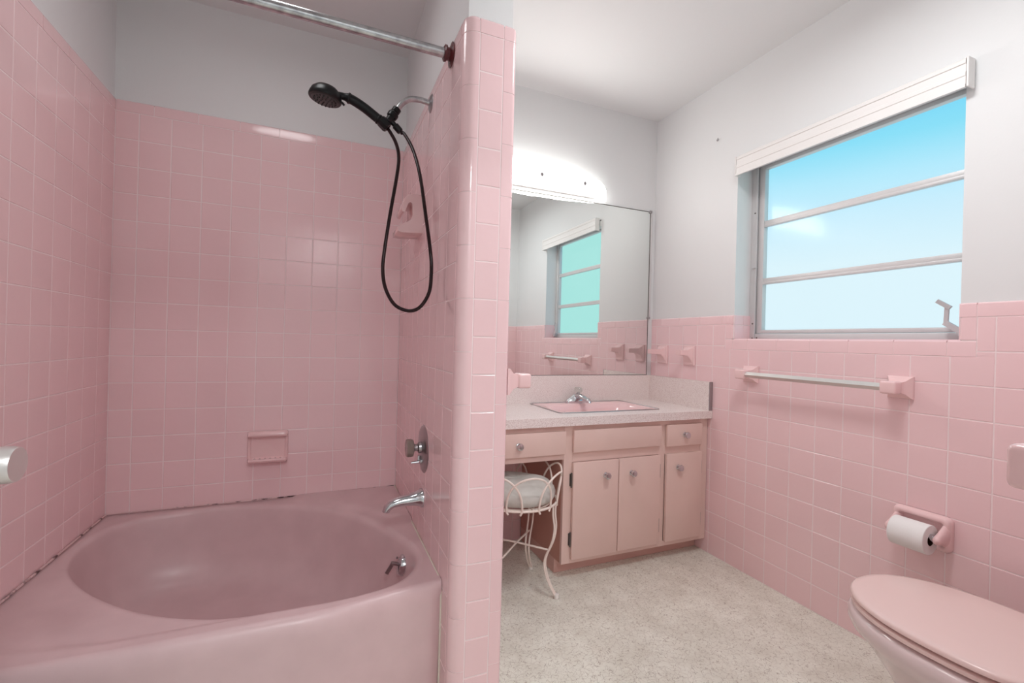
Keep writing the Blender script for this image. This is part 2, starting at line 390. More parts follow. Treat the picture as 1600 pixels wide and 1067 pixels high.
corner_tile(bm, XB, XP2 - e_, YP + e_, YP + 0.032, 0.0, ZTOP - 0.014, 1, rad=0.012)
obj('corner_grout', bm, 'grout', wm, angle=50)
caps('edge_tile', [(XP1 - 0.0004, XP1 + 0.012, p, q, ZR0 + GAP / 2, ZTOP) for p, q in runs(YL, YB, 0.11)], 0.009, wm, front='x0')
caps('edge_tile', [(XP2 - 0.012, XP2 + 0.0004, p, q, ZR0 + GAP / 2, ZTOP) for p, q in runs(YP + 0.03, YM, 0.11)], 0.009, wm, front='x1')
caps('edge_tile', [(XA + GAP / 2, XB - GAP / 2, YP - 0.0004, YP + 0.012, ZR0 + GAP / 2, ZTOP)], 0.009, wm, front='y0')
bm = new(); box(bm, XP1 + 0.0009, XP2 - 0.0009, YP + 0.046, YM, ZR0, ZTOP - 0.010); box(bm, XP1 + 0.034, XP2 - 0.02, YP + 0.0009, YP + 0.046, ZR0, ZTOP - 0.010); obj('tile_bed', bm, 'grout', wm, smooth=False)

# right wall with the window opening
WY0, WY1, WZ0, WZ1 = -1.011, -0.125, 1.134, 2.030
wr = struct('wall_right')
bm = new()
box(bm, PT, 0.16, YN - 0.14, 0.65, 0, WZ0); box(bm, PT, 0.16, YN - 0.14, 0.65, WZ1, ZC)
box(bm, PT, 0.16, YN - 0.14, WY0, WZ0, WZ1); box(bm, PT, 0.16, WY1, 0.65, WZ0, WZ1)
obj('plaster', bm, 'paint', wr, smooth=False)
WT = 1.210; WTOP = 1.256; SB = 1.082
hole = (-1.055, -0.080, SB, 2.0)
bm = new()
box(bm, 0.0008, PT + 0.001, YN, YM, 0, SB); box(bm, 0.0008, PT + 0.001, YN, WY0 - 0.007, SB, WTOP - 0.007); box(bm, 0.0008, PT + 0.001, WY1 + 0.007, YM, SB, WTOP - 0.007); box(bm, 0.0008, PT + 0.001, WY0 - 0.007, WY1 + 0.007, SB, WZ0 - 0.006)
obj('grout', bm, 'grout', wr, smooth=False)
tiles('tile_field', 'x', 0.0, -1, YN, YM, 0.0, WT, 0.0, 0.0, holes=(hole,), parent=wr)
X0, X1 = -0.0004, PT + 0.001
pc = [(X0, X1, p, q, WT + GAP / 2, WTOP) for p, q in runs(-0.080, YM, 0.086)]
pc += [(X0, X1, p, q, WT + GAP / 2, WTOP) for p, q in runs(YN, -1.055, 0.154)]
pc += [(X0, X1, p + GAP / 2, q - GAP / 2, SB + GAP / 2, WZ0 + 0.001, 'z1') for p, q in [(-0.125, -0.080), (-0.211, -0.125)] + [(-0.211 - 0.154 * (k + 1), -0.211 - 0.154 * k) for k in range(5)] + [(-1.055, -0.211 - 0.154 * 5)]]
pc += [(X0, X1, WY1 + 0.001, -0.080 - GAP / 2, WZ0 + 0.003, WT - GAP / 2, 'y0'), (X0, X1, WY1 + 0.001, -0.080 - GAP / 2, WT + GAP / 2, WTOP, 'z1')]
pc += [(X0, X1, -1.055 + GAP / 2, WY0 - 0.001, WZ0 + 0.003, WT - GAP / 2, 'y1'), (X0, X1, -1.055 + GAP / 2, WY0 - 0.001, WT + GAP / 2, WTOP, 'z1')]
caps('edge_tile', pc, 0.0065, wr, front='x0')
# tiles lining the foot of the window recess
pc = [(0.004, 0.062, WY1 - 0.007, WY1 + 0.002, WZ0 + 0.002, WTOP - 0.05), (0.0645, 0.114, WY1 - 0.007, WY1 + 0.002, WZ0 + 0.002, WTOP - 0.05),
      (0.004, 0.062, WY1 - 0.007, WY1 + 0.002, WTOP - 0.047, WTOP), (0.0645, 0.114, WY1 - 0.007, WY1 + 0.002, WTOP - 0.047, WTOP),
      (0.010, 0.114, WY0 - 0.002, WY0 + 0.004, WZ0 + 0.002, WTOP)]
bm = new(); box(bm, 0.002, 0.115, WY1 - 0.0055, WY1 + 0.001, WZ0 + 0.002, WTOP - 0.002); obj('recess_grout', bm, 'grout', wr, smooth=False)
caps('recess_tile', pc, 0.002, wr, front='y0')
bm = new(); box(bm, 0.0076, 0.116, WY0, WY1, WZ0 - 0.002, WZ0 + 0.004, 0.001); obj('window_sill', bm, 'tile', wr)

# near wall with the doorway the photograph is taken from
DX0, DX1, DZ = -2.43, -1.45, 2.05
wn = struct('wall_front')
bm = new(); box(bm, XL - 0.15, DX0, YN - 0.14, YN, 0, ZC); box(bm, DX1, PT, YN - 0.14, YN, 0, ZC); box(bm, DX0, DX1, YN - 0.14, YN, DZ, ZC)
obj('plaster', bm, 'paint', wn, smooth=False)
bm = new(); box(bm, DX1 + 0.08, 0.0, YN - 0.001, YN + PT - 0.0012, 0, WT + 0.02); obj('grout', bm, 'grout', wn, smooth=False)
tiles('tile_field', 'y', YN + PT, 1, DX1 + 0.08, 0.0, 0.0, WT, 0.0, 0.0, parent=wn)
caps('edge_tile', [(p, q, YN, YN + PT + 0.0004, WT + GAP / 2, WTOP) for p, q in runs(DX1 + 0.08, 0.0, 0.154)], 0.0065, wn, front='y1')
# door, opened inward against the left side
dr = struct('door_1', (-2.452, YN, 0), 'white door swung open')
bm = new(); box(bm, -2.468, -2.433, YN + 0.005, -0.885, 0.012, 2.03, 0.002); obj('panel', bm, 'door', dr)
bm = new()
lathe(bm, [(0.0, 0), (0.031, 0.0), (0.031, 0.006), (0.012, 0.012), (0.011, 0.035), (0.020, 0.042), (0.0262, 0.052), (0.0265, 0.105), (0.0245, 0.112), (0.0, 0.113)], (-2.433, -0.937, 0.897), (1, 0, 0), 40)
obj('door_knob', bm, 'steel', dr, label='brushed steel door knob', angle=25)
# hallway behind the camera
bm = new(); HY = YN - 0.14
box(bm, -3.2, 0.4, HY - 1.3, HY, -0.10, 0.0); obj('floor', bm, 'hallfloor', smooth=False, kind='structure')
wh = struct('wall_hall')
bm = new(); box(bm, -3.3, 0.4, HY - 1.4, HY - 1.3, 0, ZC); box(bm, -3.3, -3.2, HY - 1.3, HY, 0, ZC); box(bm, 0.3, 0.4, HY - 1.3, HY, 0, ZC)
box(bm, -3.3, XL - 0.15, HY, HY + 0.14, 0, ZC); box(bm, 0.16, 0.4, HY, HY + 0.14, 0, ZC)
obj('plaster', bm, 'paint', wh, smooth=False)
bm = new(); box(bm, -3.3, 0.4, HY - 1.4, HY, ZC, ZC + 0.1); obj('ceiling', bm, 'ceil', smooth=False, kind='structure')

# window 1: aluminium awning window with three panes
win = struct('window_1', (0.12, -0.57, WZ0), 'aluminium awning window with three frosted panes')
FX0, FX1 = 0.110, 0.150
bm = new()
box(bm, FX0, FX1, WY1 - 0.032, WY1, WZ0, WZ1, 0.002); box(bm, FX0, FX1, WY0, WY0 + 0.032, WZ0, WZ1, 0.002)
box(bm, FX0, FX1, WY0 + 0.032, WY1 - 0.032, WZ0, WZ0 + 0.030, 0.002); box(bm, FX0, FX1, WY0 + 0.032, WY1 - 0.032, WZ1 - 0.02, WZ1, 0.002)
box(bm, FX0 - 0.006, FX0 + 0.002, WY1 - 0.037, WY1 - 0.031, WZ0 + 0.004, WZ1, 0.001)
obj('frame', bm, 'alu', win)
GZ0, GZ1 = 1.184, 1.993; GY0, GY1 = WY0 + 0.035, -0.192
bm = new()
box(bm, FX0 + 0.008, FX1 - 0.004, GY1, WY1 - 0.036, WZ0 + 0.032, WZ1 - 0.02, 0.0015); box(bm, FX0 + 0.008, FX1 - 0.004, WY0 + 0.034, GY0 + 0.004, WZ0 + 0.032, WZ1 - 0.02, 0.0015)
box(bm, FX0 + 0.004, FX1 - 0.004, GY0, GY1, WZ0 + 0.032, GZ0, 0.003); box(bm, FX0 + 0.008, FX1 - 0.004, GY0, GY1, GZ1, WZ1 - 0.02, 0.0015)
obj('sash', bm, 'alu', win)
for z in (1.717, 1.428):
    bm = new(); box(bm, FX0 + 0.012, FX1 - 0.006, GY0, GY1, z - 0.010, z + 0.015, 0.002); box(bm, FX0 + 0.008, FX1 - 0.01, GY0, GY1, z - 0.016, z - 0.004, 0.002)
    obj('muntin', bm, 'alu', win)
for z0, z1 in ((GZ0, 1.412), (1.443, 1.701), (1.732, GZ1)):
    bm = new(); box(bm, 0.133, 0.137, GY0, GY1, z0, z1); obj('pane', bm, 'glass', win, smooth=False)
bm = new()
for z in (WZ0 + 0.008, 1.216, 1.50, 1.78): lathe(bm, [(0.0, 0.003), (0.004, 0.002), (0.004, -0.001)], (FX0, WY1 - 0.022, z), (-1, 0, 0), 10)
lathe(bm, [(0.0, 0.003), (0.004, 0.002), (0.004, -0.001)], (FX0, WY1 - 0.048, WZ0 + 0.010), (-1, 0, 0), 10)
obj('screw', bm, 'hinge', win)
bm = new(); box(bm, FX0 - 0.014, FX0 - 0.001, WY1 - 0.042, WY1 - 0.020, 1.496, 1.503, 0.001); obj('sash_clip', bm, 'alud', win)
ck = new()
def flat_bar(bm, pts, wid, th, nrm=(1, 0, 0)):
    nrm = Vector(nrm); pts = [Vector(p) for p in pts]
    for a, b_ in zip(pts, pts[1:]):
        d = (b_ - a).normalized(); s = d.cross(nrm).normalized()
        r = lambda p: [p + s * wid / 2 + nrm * th / 2, p + s * wid / 2 - nrm * th / 2, p - s * wid / 2 - nrm * th / 2, p - s * wid / 2 + nrm * th / 2]
        loft(bm, [r(a - d * wid * 0.25), r(b_ + d * wid * 0.25)])
box(ck, 0.082, 0.112, -1.000, -0.972, 1.150, 1.182, 0.003)
flat_bar(ck, [(0.086, -0.985, 1.163), (0.080, -0.942, 1.196)], 0.018, 0.010)
flat_bar(ck, [(0.080, -0.942, 1.196), (0.074, -0.947, 1.256)], 0.012, 0.007)
flat_bar(ck, [(0.074, -0.953, 1.250), (0.066, -0.925, 1.272)], 0.014, 0.008)
obj('crank_handle', ck, 'alud', win, label='folding crank handle')

# ------------------------------------------------------------------ bathtub
def ss(a, b_, x):
    t_ = max(0.0, min(1.0, (x - a) / (b_ - a))); return t_ * t_ * (3 - 2 * t_)
tub = thing('bathtub', 'pink enamelled bathtub with a slanted oval basin in the tiled alcove', 'bathtub', (-2.13, 0.0, 0.0))
ZT = 0.355
outl = [(-2.640, 0.036), (-2.672, 0.206), (-2.610, 0.395), (-2.402, 0.466), (-2.164, 0.440), (-1.906, 0.312), (-1.730, 0.105), (-1.622, -0.130), (-1.604, -0.290),
        (-1.680, -0.405), (-1.800, -0.440), (-1.906, -0.446), (-2.064, -0.438), (-2.168, -0.418), (-2.294, -0.358), (-2.421, -0.259), (-2.545, -0.122)]
cx0, cy0 = -2.13, 0.0
sm = catmull([(a, b_, 0) for a, b_ in outl], 12, True)
pol = sorted((math.atan2(p.y - cy0, p.x - cx0), math.hypot(p.x - cx0, p.y - cy0)) for p in sm)
NA = 192
def rad_at(a):
    while a > PI: a -= 2 * PI
    while a < -PI: a += 2 * PI
    P_ = [(pol[-1][0] - 2 * PI, pol[-1][1])] + pol + [(pol[0][0] + 2 * PI, pol[0][1])]
    for (a0, r0), (a1, r1_) in zip(P_, P_[1:]):
        if a0 <= a <= a1: return r0 + (r1_ - r0) * (a - a0) / max(a1 - a0, 1e-9)
R0 = [rad_at(2 * PI * k / NA - PI) for k in range(NA)]
for _ in range(6): R0 = [(R0[k - 1] + 2 * R0[k] + R0[(k + 1) % NA]) / 4 for k in range(NA)]
def yfront(x): return -0.470 - 0.050 * ss(-1.56, -1.95, x) + 0.012 * ss(-2.3, -2.75, x)
RR = 0.050
x_l, x_r, y_b = XL + 0.001, XP1 - 0.001, YB - 0.001
def outer_hit(a):
    """distance from the basin centre to the edge of the flat deck in direction a"""
    c, s = math.cos(a), math.sin(a); best = 9
    if c > 1e-6: best = min(best, (x_r - cx0) / c)
    if c < -1e-6: best = min(best, (x_l - cx0) / c)
    if s > 1e-6: best = min(best, (y_b - cy0) / s)
    if s < -1e-6:
        t_ = 0.4
        for _ in range(30): t_ = (yfront(cx0 + c * t_) + RR * 0.55 - cy0) / s * 0.5 + t_ * 0.5
        best = min(best, t_)
    return best
angs = [2 * PI * k / NA - PI for k in range(NA)]
# make sure the four corners are hit exactly
for cxx, cyy in ((x_l, y_b), (x_r, y_b), (x_l, yfront(x_l) + RR * 0.55), (x_r, yfront(x_r) + RR * 0.55)):
    a = math.atan2(cyy - cy0, cxx - cx0); k = min(range(NA), key=lambda i: abs(angs[i] - a)); angs[k] = a
def deck_z(x, y):
    z = ZT
    crease = -0.458 + 0.05 * ss(-2.35, -2.66, x)
    w_ = ss(-1.95, -2.15, x)
    z += -0.006 * w_ * ss(crease - 0.006, crease + 0.014, y) 
    q = (x + 1.56) * 0.62 + (y - 0.49) * 0.62            # raised back right corner
    z += 0.007 * ss(-0.30, -0.26, q)
    return z
rings = []
# deck from the outer edge to the basin lip
H = [max(outer_hit(a), rad_at(a) + 0.028) for a in angs]
RB = [R0[k] for k in range(NA)]
for t_ in [0, 0.04, 0.08, 0.13, 0.2, 0.27, 0.34, 0.42, 0.5, 0.58, 0.66, 0.74, 0.82, 0.89, 0.95, 1.0]:
    r_ = []
    for k, a in enumerate(angs):
        rr = H[k] + (RB[k] + 0.022 - H[k]) * t_
        x, y = cx0 + math.cos(a) * rr, cy0 + math.sin(a) * rr
        r_.append((x, y, deck_z(x, y)))
    rings.append(r_)
def basin_ring(off, dz, scale=1.0, shift=(0, 0)):
    r_ = []
    for k, a in enumerate(angs):
        rr = (RB[k] + off) * scale
        x, y = cx0 + shift[0] + math.cos(a) * rr, cy0 + shift[1] + math.sin(a) * rr
        z = ZT + dz
        r_.append((x, y, z))
    return r_
for k_ in range(1, 7):
    t_ = PI / 2 * k_ / 6 * 0.88
    base = basin_ring(0.022 - 0.030 * math.sin(t_), -0.030 * (1 - math.cos(t_)))
    w_ = 1 - k_ / 6.0
    base = [(x, y, z + (deck_z(x, y) - ZT) * w_) for x, y, z in base]
    rings.append(base)
for off, dz, s_ in ((-0.012, -0.045, 1), (-0.018, -0.075, 1), (-0.027, -0.12, 1), (-0.037, -0.165, 1), (-0.052, -0.21, 1), (-0.073, -0.25, 1), (-0.105, -0.278, 1), (-0.15, -0.292, 1), (-0.20, -0.298, 1)):
    rings.append(basin_ring(off, dz, s_))
rings.append(basin_ring(-0.20, -0.303, 0.5)); rings.append(basin_ring(-0.20, -0.305, 0.12))
bm = new(); RV = loft(bm, rings, cap0=False, cap1=True)
obj('basin', bm, 'tub', tub, angle=60)
# front apron with rolled top
bm = new(); NX = 60; prof = []
for k_ in range(0, 9):
    t_ = PI / 2 * k_ / 8; prof.append((0.55 * RR * (1 - math.sin(t_) * 1.0), -RR * (1 - math.cos(t_))))
prof = [(RR * 0.55 + 0.0, 0.0)] + [(RR * 0.55 * (1 - math.sin(t_)), -RR * (1 - math.cos(t_))) for t_ in (PI / 2 * k_ / 8 for k_ in range(1, 9))]
prof += [(0.0, -0.12), (0.002, -0.22), (0.006, -0.30), (0.010, -0.353), (0.05, -0.353)]
cols = []
for i in range(NX + 1):
    x = x_l + (x_r - x_l) * i / NX; col = []
    corner = 0.022 * ss(x_r - 0.035, x_r, x) ** 2        # the apron turns in at the partition
    for k_, (dy, dz) in enumerate(prof):
        y = yfront(x) + dy + corner * min(1, -dz / 0.05)
        z = (deck_z(x, y) if k_ == 0 else deck_z(x, yfront(x) + RR * 0.55)) + dz
        col.append(bm.verts.new((x, y, max(z, 0.001))))
    cols.append(col)
for a, b_ in zip(cols, cols[1:]):
    for k_ in range(len(prof) - 1): bm.faces.new((a[k_], b_[k_], b_[k_ + 1], a[k_ + 1]))
obj('apron', bm, 'tub', tub, angle=60)
bm = new()
tube(bm, [(x_l + 0.004, yfront(x_l) + 0.04, ZT), (x_l + 0.004, -0.2, ZT), (x_l + 0.004, y_b - 0.003, ZT)], 0.0035, 8)
tube(bm, [(x_l + 0.006, y_b - 0.003, ZT + 0.001), (-2.2, y_b - 0.003, ZT + 0.001), (x_r - 0.006, y_b - 0.003, ZT + 0.006)], 0.0030, 8)
obj('caulk_line', bm, 'caulk', tub)
bm = new()
tube(bm, [(x_r - 0.003, y_b - 0.006, ZT + 0.006), (x_r - 0.003, 0.2, ZT), (x_r - 0.002, -0.42, ZT - 0.002), (x_r - 0.001, -0.45, ZT - 0.03), (x_r - 0.001, -0.452, 0.20), (x_r - 0.001, -0.45, 0.01)], 0.0032, 8)
obj('sealant_bead', bm, 'sealant', tub)
# overflow plate with trip lever
oc = Vector((-1.634, -0.150, 0.276)); an = Vector((-1.0, 0.10, 0.28)).normalized()
bm = new(); lathe(bm, [(0.0, 0.013), (0.020, 0.012), (0.033, 0.007), (0.037, 0.0), (0.037, -0.012)], oc, an, 32); ofp = obj('overflow_plate', bm, 'chrome', tub, label='chrome overflow plate')
bm = new(); box(bm, -0.005, 0.005, -0.008, 0.008, 0.0, 0.030, 0.002)
tube(bm, [(0, 0, 0.026), (0, 0, 0.030)], 0.004, 8)
flat_bar(bm, [(0.0, 0, 0.024), (-0.036, 0.0, 0.034)], 0.013, 0.006, (0, 1, 0))
mtx = Matrix.Translation(oc + an * 0.006) @ an.to_track_quat('Z', 'X').to_matrix().to_4x4()
bm.transform(mtx); o = obj('trip_lever', bm, 'dull', tub); 
bm = new(); lathe(bm, [(0.004, 0), (0.004, 0.006), (0, 0.007)], oc + an * 0.010 + Vector((0, 0.010, 0.018)), an, 10); obj('screw', bm, 'dull', tub)

# ------------------------------------------------------------------ tub spout and valve
sp = thing('tub_spout', 'chrome tub spout on the partition wall above the tub rim', 'spout', (XP1, -0.14, 0.50))
bm = new(); rr_ = []
path = [(-1.560, 0.507, 0.036, 0.034), (-1.566, 0.507, 0.036, 0.034), (-1.574, 0.507, 0.031, 0.029), (-1.590, 0.506, 0.026, 0.024), (-1.615, 0.504, 0.023, 0.020), (-1.640, 0.502, 0.021, 0.018), (-1.662, 0.498, 0.020, 0.016)]
for x, z, ry, rz in path: rr_.append([(x, -0.14 + ry * math.cos(2 * PI * k / 28), z + rz * math.sin(2 * PI * k / 28)) for k in range(28)])
for ang, cxx, czz, ry, rz in ((0.5, -1.677, 0.4915, 0.0195, 0.0155), (1.0, -1.687, 0.482, 0.018, 0.0145), (1.45, -1.690, 0.470, 0.0165, 0.0135)):
    rr_.append([(cxx - math.sin(ang) * rz * math.sin(2 * PI * k / 28), -0.14 + ry * math.cos(2 * PI * k / 28), czz + math.cos(ang) * rz * math.sin(2 * PI * k / 28)) for k in range(28)])
loft(bm, rr_); obj('spout_body', bm, 'chrome', sp, angle=50)

vl = thing('shower_valve', 'dark tarnished round mixing valve with an acrylic knob on the partition', 'shower valve', (XP1, -0.14, 0.688))
bm = new(); lathe(bm, [(0.0, 0.012), (0.03, 0.011), (0.060, 0.008), (0.082, 0.004), (0.087, 0.0005), (0.087, 0.0)], (XP1, -0.14, 0.688), (-1, 0, 0), 48); obj('escutcheon', bm, 'dull', vl, angle=50)
bm = new(); lathe(bm, [(0.022, 0.008), (0.020, 0.02), (0.013, 0.024), (0.013, 0.034), (0.017, 0.038)], (XP1, -0.14, 0.694), (-1, 0, 0), 28); obj('stem', bm, 'dull', vl)
bm = new(); n_ = 40; prof = [(0.020, 0.036), (0.031, 0.040), (0.033, 0.046), (0.033, 0.060), (0.030, 0.064), (0.012, 0.065), (0.0, 0.063)]
lathe(bm, prof, (XP1, -0.14, 0.694), (-1, 0, 0), n_)
for v in bm.verts:
    d = Vector((0, v.co.y + 0.14, v.co.z - 0.694)); a = math.atan2(d.z, d.y)
    if d.length > 0.025: v.co -= d * 0.07 * (0.5 + 0.5 * math.cos(8 * a))
obj('knob', bm, 'acryd', vl, angle=30)
bm = new(); tube(bm, [(XP1 - 0.010, -0.14, 0.642), (XP1 - 0.024, -0.14, 0.640), (XP1 - 0.045, -0.14, 0.639)], 0.004, 10, radii=[0.009, 0.006, 0.0035]); lathe(bm, [(0.011, 0), (0.011, 0.004), (0.005, 0.010)], (XP1 - 0.009, -0.14, 0.642), (-1, 0, 0), 20)
tube(bm, [(XP1 - 0.018, -0.14, 0.648), (XP1 - 0.016, -0.14, 0.664)], 0.006, 10)
obj('diverter_lever', bm, 'chrome', vl)

# ------------------------------------------------------------------ shower
YS = -0.117
sa = thing('shower_outlet', 'bent steel shower arm with black diverter fitting high on the partition', 'shower arm', (XP1, YS, 1.977))
bm = new(); lathe(bm, [(0.0, 0.010), (0.012, 0.009), (0.028, 0.005), (0.033, 0.001), (0.033, 0.0)], (XP1, YS, 1.977), (-1, 0, 0), 36); obj('flange', bm, 'dull', sa)
bm = new(); tube(bm, catmull([(XP1 - 0.002, YS, 1.977), (-1.600, YS, 1.981), (-1.640, YS, 1.975), (-1.668, YS, 1.953), (-1.686, YS, 1.925)], 6), 0.0105, 16); obj('pipe', bm, 'rod', sa)
A0 = Vector((-1.684, YS, 1.930)); A1 = Vector((-1.729, YS, 1.853)); ad = (A1 - A0).normalized()
bm = new(); lathe(bm, [(0.0, 0), (0.0155, 0.001), (0.0155, 0.016), (0.013, 0.018), (0.013, 0.021), (0.0185, 0.024), (0.0195, 0.030), (0.0185, 0.040), (0.014, 0.045), (0.014, 0.070), (0.016, 0.074), (0.014, 0.090), (0.0, 0.091)], A0, ad, 28)
B0 = Vector((-1.706, YS, 1.882)); B1 = Vector((-1.668, YS, 1.846)); bd = (B1 - B0).normalized()
lathe(bm, [(0.009, 0), (0.009, 0.020), (0.0125, 0.022), (0.0125, 0.046), (0.010, 0.050), (0.0, 0.051)], B0, bd, 24)
C0 = Vector((-1.738, YS, 1.873)); hd = Vector((0.62, 0, -0.54)).normalized()
cr_ = []
for h_, sw, st in ((-0.006, 0.019, 0.016), (0.0, 0.021, 0.018), (0.024, 0.021, 0.018), (0.030, 0.018, 0.015)):
    c_ = C0 + hd * h_; u_ = Vector((0, 1, 0)); v_ = hd.cross(u_)
    cr_.append([c_ + u_ * a * sw + v_ * b_ * st for a, b_ in ((-1, -0.5), (-0.5, -1), (0.5, -1), (1, -0.5), (1, 0.5), (0.5, 1), (-0.5, 1), (-1, 0.5))])
loft(bm, cr_)
obj('diverter', bm, 'black', sa, angle=30, label='black plastic diverter and cradle')
hs = thing('hand_shower', 'black hand shower with long dark hose looped down beside the partition', 'hand shower', (-1.75, YS, 1.86))
P_ = [(-1.738, YS, 1.871), (-1.760, YS, 1.885), (-1.800, YS, 1.909), (-1.840, YS, 1.927), (-1.866, YS, 1.932), (-1.885, YS, 1.932)]
bm = new(); q = catmull(P_, 6); N_ = len(q)
rad = [0.0125 + 0.004 * ss(0.0, 0.15, i / N_) - 0.0045 * ss(0.62, 0.80, i / N_) for i in range(N_)]
tube(bm, q, 0.015, 20, radii=rad)
for f in (0.10, 0.66): lathe(bm, [(0.0165, -0.004), (0.0185, -0.002), (0.0185, 0.003), (0.0165, 0.005)], q[int(f * N_)], q[int(f * N_) + 1] - q[int(f * N_)], 20)
obj('handle', bm, 'black', hs)
HC = Vector((-1.926, YS, 1.921)); hn = Vector((-0.13, 0.03, -0.99)).normalized()
bm = new(); lathe(bm, [(0.0, -0.033), (0.018, -0.032), (0.036, -0.026), (0.048, -0.014), (0.0535, 0.002), (0.0545, 0.010), (0.052, 0.014), (0.045, 0.015), (0.0, 0.015)], HC, hn, 48); obj('shower_head', bm, 'black', hs, angle=40)
bm = new(); lathe(bm, [(0.0, 0.019), (0.020, 0.0185), (0.043, 0.016), (0.045, 0.013)], HC, hn, 40)
u_ = hn.orthogonal().normalized(); v_ = hn.cross(u_)
for ring_, cnt in ((0.012, 6), (0.024, 12), (0.036, 18)):
    for k in range(cnt):
        a = 2 * PI * k / cnt; lathe(bm, [(0.0028, 0.014), (0.0022, 0.022), (0.0, 0.0225)], HC + (u_ * math.cos(a) + v_ * math.sin(a)) * ring_, hn, 6)
obj('nozzle_plate', bm, 'nozzle', hs, label='grey nozzle plate')
bm = new(); tube(bm, [(-1.883, YS - 0.012, 1.908), (-1.872, YS - 0.014, 1.902), (-1.866, YS - 0.014, 1.895)], 0.004, 10); obj('spray_selector', bm, 'black', hs)
hp = [(-1.728, YS, 1.862)] + [(-1.7119, -0.12, 1.8444), (-1.688, -0.13, 1.7997), (-1.678, -0.14, 1.7483), (-1.6838, -0.15, 1.6788), (-1.7054, -0.16, 1.5344), (-1.7229, -0.17, 1.4017), (-1.7281, -0.18, 1.3279), (-1.7193, -0.2, 1.2631), (-1.6916, -0.23, 1.2082), (-1.6486, -0.25, 1.1886), (-1.6138, -0.27, 1.2017), (-1.5888, -0.29, 1.249), (-1.5845, -0.3, 1.3086), (-1.5879, -0.3, 1.3773), (-1.6009, -0.26, 1.5234), (-1.6139, -0.21, 1.6708), (-1.6315, -0.16, 1.7742), (-1.6573, -0.125, 1.8387)] + [(-1.668, YS, 1.845)]
bm = new(); tube(bm, catmull(hp, 8), 0.0062, 12); obj('hose', bm, 'hose', hs)

# ------------------------------------------------------------------ curtain rod
ro = thing('curtain_rod', 'steel shower curtain rod across the front of the tub alcove', 'curtain rod', (-2.13, -0.41, 1.99))
RZ = 1.992; RY = -0.41
bm = new(); tube(bm, [(XL + 0.004, RY, RZ), (-2.1, RY, RZ), (XP1 - 0.012, RY, RZ)], 0.0150, 28); obj('rod', bm, 'rod', ro)
for x, s in ((XP1, -1), (XL, 1)):
    bm = new(); lathe(bm, [(0.0, 0.001), (0.036, 0.001), (0.037, 0.004), (0.024, 0.008), (0.019, 0.011), (0.019, 0.017), (0.024, 0.019), (0.0245, 0.025), (0.019, 0.028), (0.017, 0.028)], (x, RY, RZ), (s, 0, 0), 36)
    obj('flange', bm, 'brown', ro, label='dark brown rod flange')

# ------------------------------------------------------------------ ceramic fittings in the tub alcove
sd = thing('soap_dish', 'pink ceramic recessed soap dish with grab bar on the tub back wall', 'soap dish', (-2.128, YB, 0.597))
x0, x1, z0, z1 = -2.209, -2.046, 0.527, 0.664
bm = new(); n_ = 0
def rrect(x0, x1, z0, z1, r, n=6):
    out = []
    for cx_, cz_, a0 in ((x1 - r, z1 - r, 0), (x0 + r, z1 - r, PI / 2), (x0 + r, z0 + r, PI), (x1 - r, z0 + r, 1.5 * PI)):
        out += [(cx_ + r * math.cos(a0 + PI / 2 * k / n), cz_ + r * math.sin(a0 + PI / 2 * k / n)) for k in range(n + 1)]
    return out
rg = []
for ins, y in ((0, 0.0), (0.0, -0.006), (0.003, -0.011), (0.007, -0.012), (0.011, -0.010), (0.014, -0.002)):
    rg.append([(a, YB + y, b_) for a, b_ in rrect(x0 + ins, x1 - ins, z0 + ins, z1 - ins, 0.020 - ins * 0.5)])
rg.append([(a, YB - 0.0012, b_) for a, b_ in rrect(x0 + 0.02, x1 - 0.02, z0 + 0.02, z1 - 0.02, 0.007)])
loft(bm, rg, cap0=False, cap1=True); obj('dish_frame', bm, 'ceramic', sd, angle=50)
bm = new()
pr = [(0.0, 0.025), (-0.020, 0.028), (-0.034, 0.022), (-0.038, 0.012), (-0.034, 0.004), (-0.024, 0.002), (-0.010, 0.006), (0.0, 0.008)]
loft(bm, [[(x, YB + dy * s, z1 - 0.026 + (dz - 0.012) * s2 + 0.012) for dy, dz in pr] for x, s, s2 in ((x0 + 0.001, 0.55, 0.7), (x0 + 0.005, 0.95, 0.95), (x0 + 0.02, 1, 1), (-2.12, 1, 1), (x1 - 0.02, 1, 1), (x1 - 0.005, 0.95, 0.95), (x1 - 0.001, 0.55, 0.7))])
obj('grab_bar', bm, 'ceramic', sd, angle=60)
bm = new()
pr = [(0.0, -0.002), (-0.030, -0.002), (-0.046, 0.004), (-0.050, 0.012), (-0.046, 0.019), (-0.038, 0.018), (-0.032, 0.011), (-0.010, 0.012), (0.0, 0.020)]
loft(bm, [[(x, YB + dy * s, z0 + dz) for dy, dz in pr] for x, s in ((x0 + 0.003, 0.6), (x0 + 0.008, 0.93), (x0 + 0.02, 1), (-2.12, 1), (x1 - 0.02, 1), (x1 - 0.008, 0.93), (x1 - 0.003, 0.6))])
for k in range(6): tube(bm, [(x0 + 0.030 + k * 0.0205, YB - 0.006, z0 + 0.0125), (x0 + 0.030 + k * 0.0205, YB - 0.036, z0 + 0.0135)], 0.0035, 8)
obj('tray', bm, 'ceramic', sd, angle=50)

